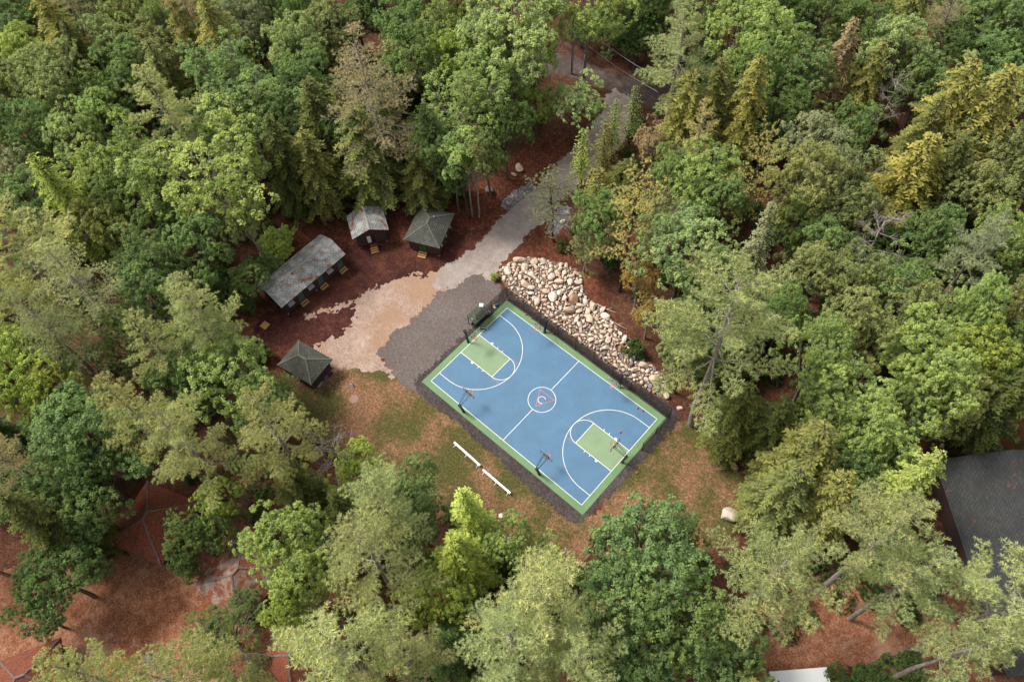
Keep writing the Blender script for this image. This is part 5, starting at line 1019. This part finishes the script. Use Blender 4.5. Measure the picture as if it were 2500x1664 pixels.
def blocked(x, y, H, R):
    for z in (.15*H, .55*H, .95*H):
        u, v, k = pix((x, y, z)); rp = R*CF/k*(1. if z < .9*H else .3)
        for P in CLEAR:
            if sdf(np.array([u]), np.array([v]), P)[0] > -rp: return True
    return False
nfill = 0; NF = 385-len(TREES)
for x, y, u, v, k in cand:
    if nfill >= NF: break
    H = rnd.uniform(9, 14.5); R = rnd.uniform(2.8, 4.2)
    if any((x-a)**2+(y-b)**2 < (max(2.9, r*.5+1.1))**2 for a, b, r in bases): continue
    if blocked(x, y, H, R): continue
    far = v < 500; ty = rnd.choice(['dec', 'dec', 'hem'])
    col = rnd.choice(['dd', 'd', 'bd', 'g'] if ty == 'dec' else ['od', 'd', 'o'])
    TREES.append((x, y, R, ty, col, H, 'xy')); bases.append((x, y, R)); nfill += 1
print('trees', len(TREES), 'fill', nfill)
LM = [('in the upper left corner', 130, 90), ('on the left top edge', 480, 60), ('on the middle top edge', 950, 60), ('beyond the utility pole', 1500, 60), ('on the right top edge', 1950, 60), ('in the upper right corner', 2400, 90),
      ('at the left edge, upper part', 70, 420), ('far up left of the bunkhouse', 380, 300), ('beside the bunkhouse', 600, 590), ('behind the small gable cabin', 800, 330), ('behind the drive cabin', 1090, 340), ('near the utility pole', 1330, 210), ('beside the upper driveway', 1430, 400),
      ('above the boulder pile', 1560, 540), ('in the right woods, upper part', 1900, 400), ('at the right edge, upper part', 2350, 420), ('behind the big leaning pine', 1850, 700), ('in the right woods, middle part', 2130, 700), ('at the right edge, middle part', 2400, 760), ('above the lodge roof', 2200, 980), ('left of the lodge roof', 2000, 1130),
      ('at the left edge, middle part', 80, 720), ('left of the lawn cabin', 480, 800), ('left edge above the clay yard', 100, 1000), ('below the lawn cabin', 620, 1020), ('beside the needle covered cabins', 300, 1180), ('in the clay yard', 300, 1500), ('between clay yard and lawn', 720, 1350), ('left of the white benches', 950, 1180), ('below the white benches', 1170, 1280),
      ('at the middle of the bottom edge', 1150, 1560), ('below the court', 1500, 1350), ('below the lone pale boulder', 1830, 1350), ('beside the fallen log', 2150, 1580), ('in the lower right corner', 2420, 1500), ('beside the boulder pile foot', 1680, 1000)]
recs = []
for (u, v, w, ty, col, H, b) in TREES:
    pr = PR[ty][rnd.randrange(len(PR[ty]))]
    if b == 'xy': x, y, R = u, v, w
    elif b: p = at(u, v); x, y, R = p[0], p[1], w
    else: p = at(u, v, pr['zc']*H); x, y = p[0], p[1]; R = (w/2)/(CF/pix(p)[2])*{'pine': 1.26, 'sparse': 1.12, 'hem': 1.38, 'spruce': 1.2, 'lace': 1.25, 'bush': 1.}.get(ty, 1.26)
    cu, cv, _ = pix((x, y, pr['zc']*H)); lm = min(LM, key=lambda q: math.hypot(q[1]-cu, q[2]-cv))[0]
    recs.append([pr, x, y, R, H, ty, col, cu, cv, lm, b == 'xy'])
byd = {}
for i, q in enumerate(recs):
    sz = 'low' if q[10] else ('tall' if q[4] > 23 and q[5] in ('pine', 'sparse') else '')
    q.append(sz); byd.setdefault((sz, q[6], q[5], q[9]), []).append(i)
ORD = ['leftmost', 'second from the left', 'third from the left', 'fourth from the left', 'fifth from the left', 'sixth from the left']
NUM = {2: 'two', 3: 'three', 4: 'four', 5: 'five', 6: 'six', 7: 'seven'}
first = {}
for key, ids in byd.items():
    ids.sort(key=lambda i: recs[i][7]); n = len(ids)
    for j, i in enumerate(ids):
        pr, x, y, R, H, ty, col, cu, cv, lm, fill, sz = recs[i]
        cn = CN[col]; lab = f'{sz+" " if sz else ""}{cn} {KIND[ty][0]} {lm}'
        if n == 2: lab += ', '+('the left one' if j == 0 else 'the right one')
        elif n > 2: lab += ', '+(ORD[j] if j < n-1 else 'rightmost')
        root = empty(pr['name'], (x, y, 0), rnd.random()*6.283); sx = R/pr['R']; root.scale = (sx, sx*rnd.uniform(.92, 1.08), H/pr['H'])
        tl_ = rnd.uniform(0, .035); root.rotation_euler[0] = rnd.uniform(-tl_, tl_); root.rotation_euler[1] = rnd.uniform(-tl_, tl_)
        tag(root, lab, KIND[ty][1], 'trees of the surrounding woods' if ty != 'bush' else 'bushes at the edge of the woods')
        link('trunk', pr['trunk'], root); c = link(pr.get('part', 'crown'), pr['crown'], root)
        base = np.array(CO[col]); lum_ = float(base @ np.array([.3, .55, .15])); base = base*.88+lum_*.12*np.array([1.12, 1.0, .72]); jb = rnd.uniform(1.5, 1.95)*(1.14 if ty in ('pine', 'sparse') else 1.03); jh = rnd.uniform(.95, 1.05); c.color = (base[0]*jb*jh, base[1]*jb, base[2]*jb/jh, 1)

# low leafy undergrowth that nobody could count
ur = np.random.default_rng(5); Vs = []; Ts = []
for x, y, u, v, k in cand[::3]:
    if blocked(x, y, 1.5, 1.8): continue
    n_ = 95; hh = rnd.uniform(1., 3.4); rr = rnd.uniform(1.1, 2.1); d = rdir(ur, n_); d[:, 2] = np.abs(d[:, 2]); c = d*np.array([rr, rr, hh])*ur.uniform(.55, 1., (n_, 1))+np.array([x, y, 0])
    V_, F_ = leaves(c, nrm(d*.6+np.array([0, 0, .7])+ur.normal(size=(n_, 3))*.4), ur.uniform(.16, .32, n_), ur); Vs.append(V_); Ts.append(ur.random(n_)*.5+ur.random()*.3)
V_ = np.concatenate(Vs); o = link('undergrowth', mesh_np('undergrowth', V_, np.arange(len(V_)).reshape(-1, 4), M['leaf'], np.concatenate(Ts))); o.color = (.05, .09, .022, 1)
tag(o, 'dark green undergrowth covering the forest floor', 'undergrowth', kind='stuff')


# the woods going on beyond the edges of the photograph, one mass
fr = np.random.default_rng(9); Vs = []; Ts = []; pts = []
for _ in range(6000):
    if len(pts) >= 330: break
    x, y = fr.uniform(-215, 115), fr.uniform(-110, 185); u, v, k = pix((x, y, 9))
    if k < 20 or (-70 < u < 2570 and -70 < v < 1720) or not (-900 < u < 3500 and -900 < v < 2400): continue
    if any((x-a)**2+(y-b)**2 < 46 for a, b in pts): continue
    H = fr.uniform(13, 20); top = pix((x, y, H)); 
    if -60 < top[0] < 2560 and -60 < top[1] < 1720: continue
    pts.append((x, y)); n_ = 620; R = fr.uniform(3.6, 5.2); d = rdir(fr, n_); d[:, 2] = np.abs(d[:, 2])*1.1-.3
    c = d*np.array([R, R, H*.34])*fr.uniform(.72, 1.05, (n_, 1))*(1+.18*np.sin(d[:, :1]*7+x)+.12*np.sin(d[:, 1:2]*9+y))+np.array([x, y, H*.66])
    V_, F_ = leaves(c, nrm(d*.6+np.array([0, 0, .6])+fr.normal(size=(n_, 3))*.35), fr.uniform(.30, .55, n_), fr); Vs.append(V_); Ts.append(fr.random(n_)*.5+fr.random()*.3)
V_ = np.concatenate(Vs); o = link('distant_woods', mesh_np('distant_woods', V_, np.arange(len(V_)).reshape(-1, 4), M['leaf'], np.concatenate(Ts))); o.color = (.11, .16, .055, 1)
tag(o, 'leafy woods going on beyond the surrounding trees', 'woods', kind='stuff')
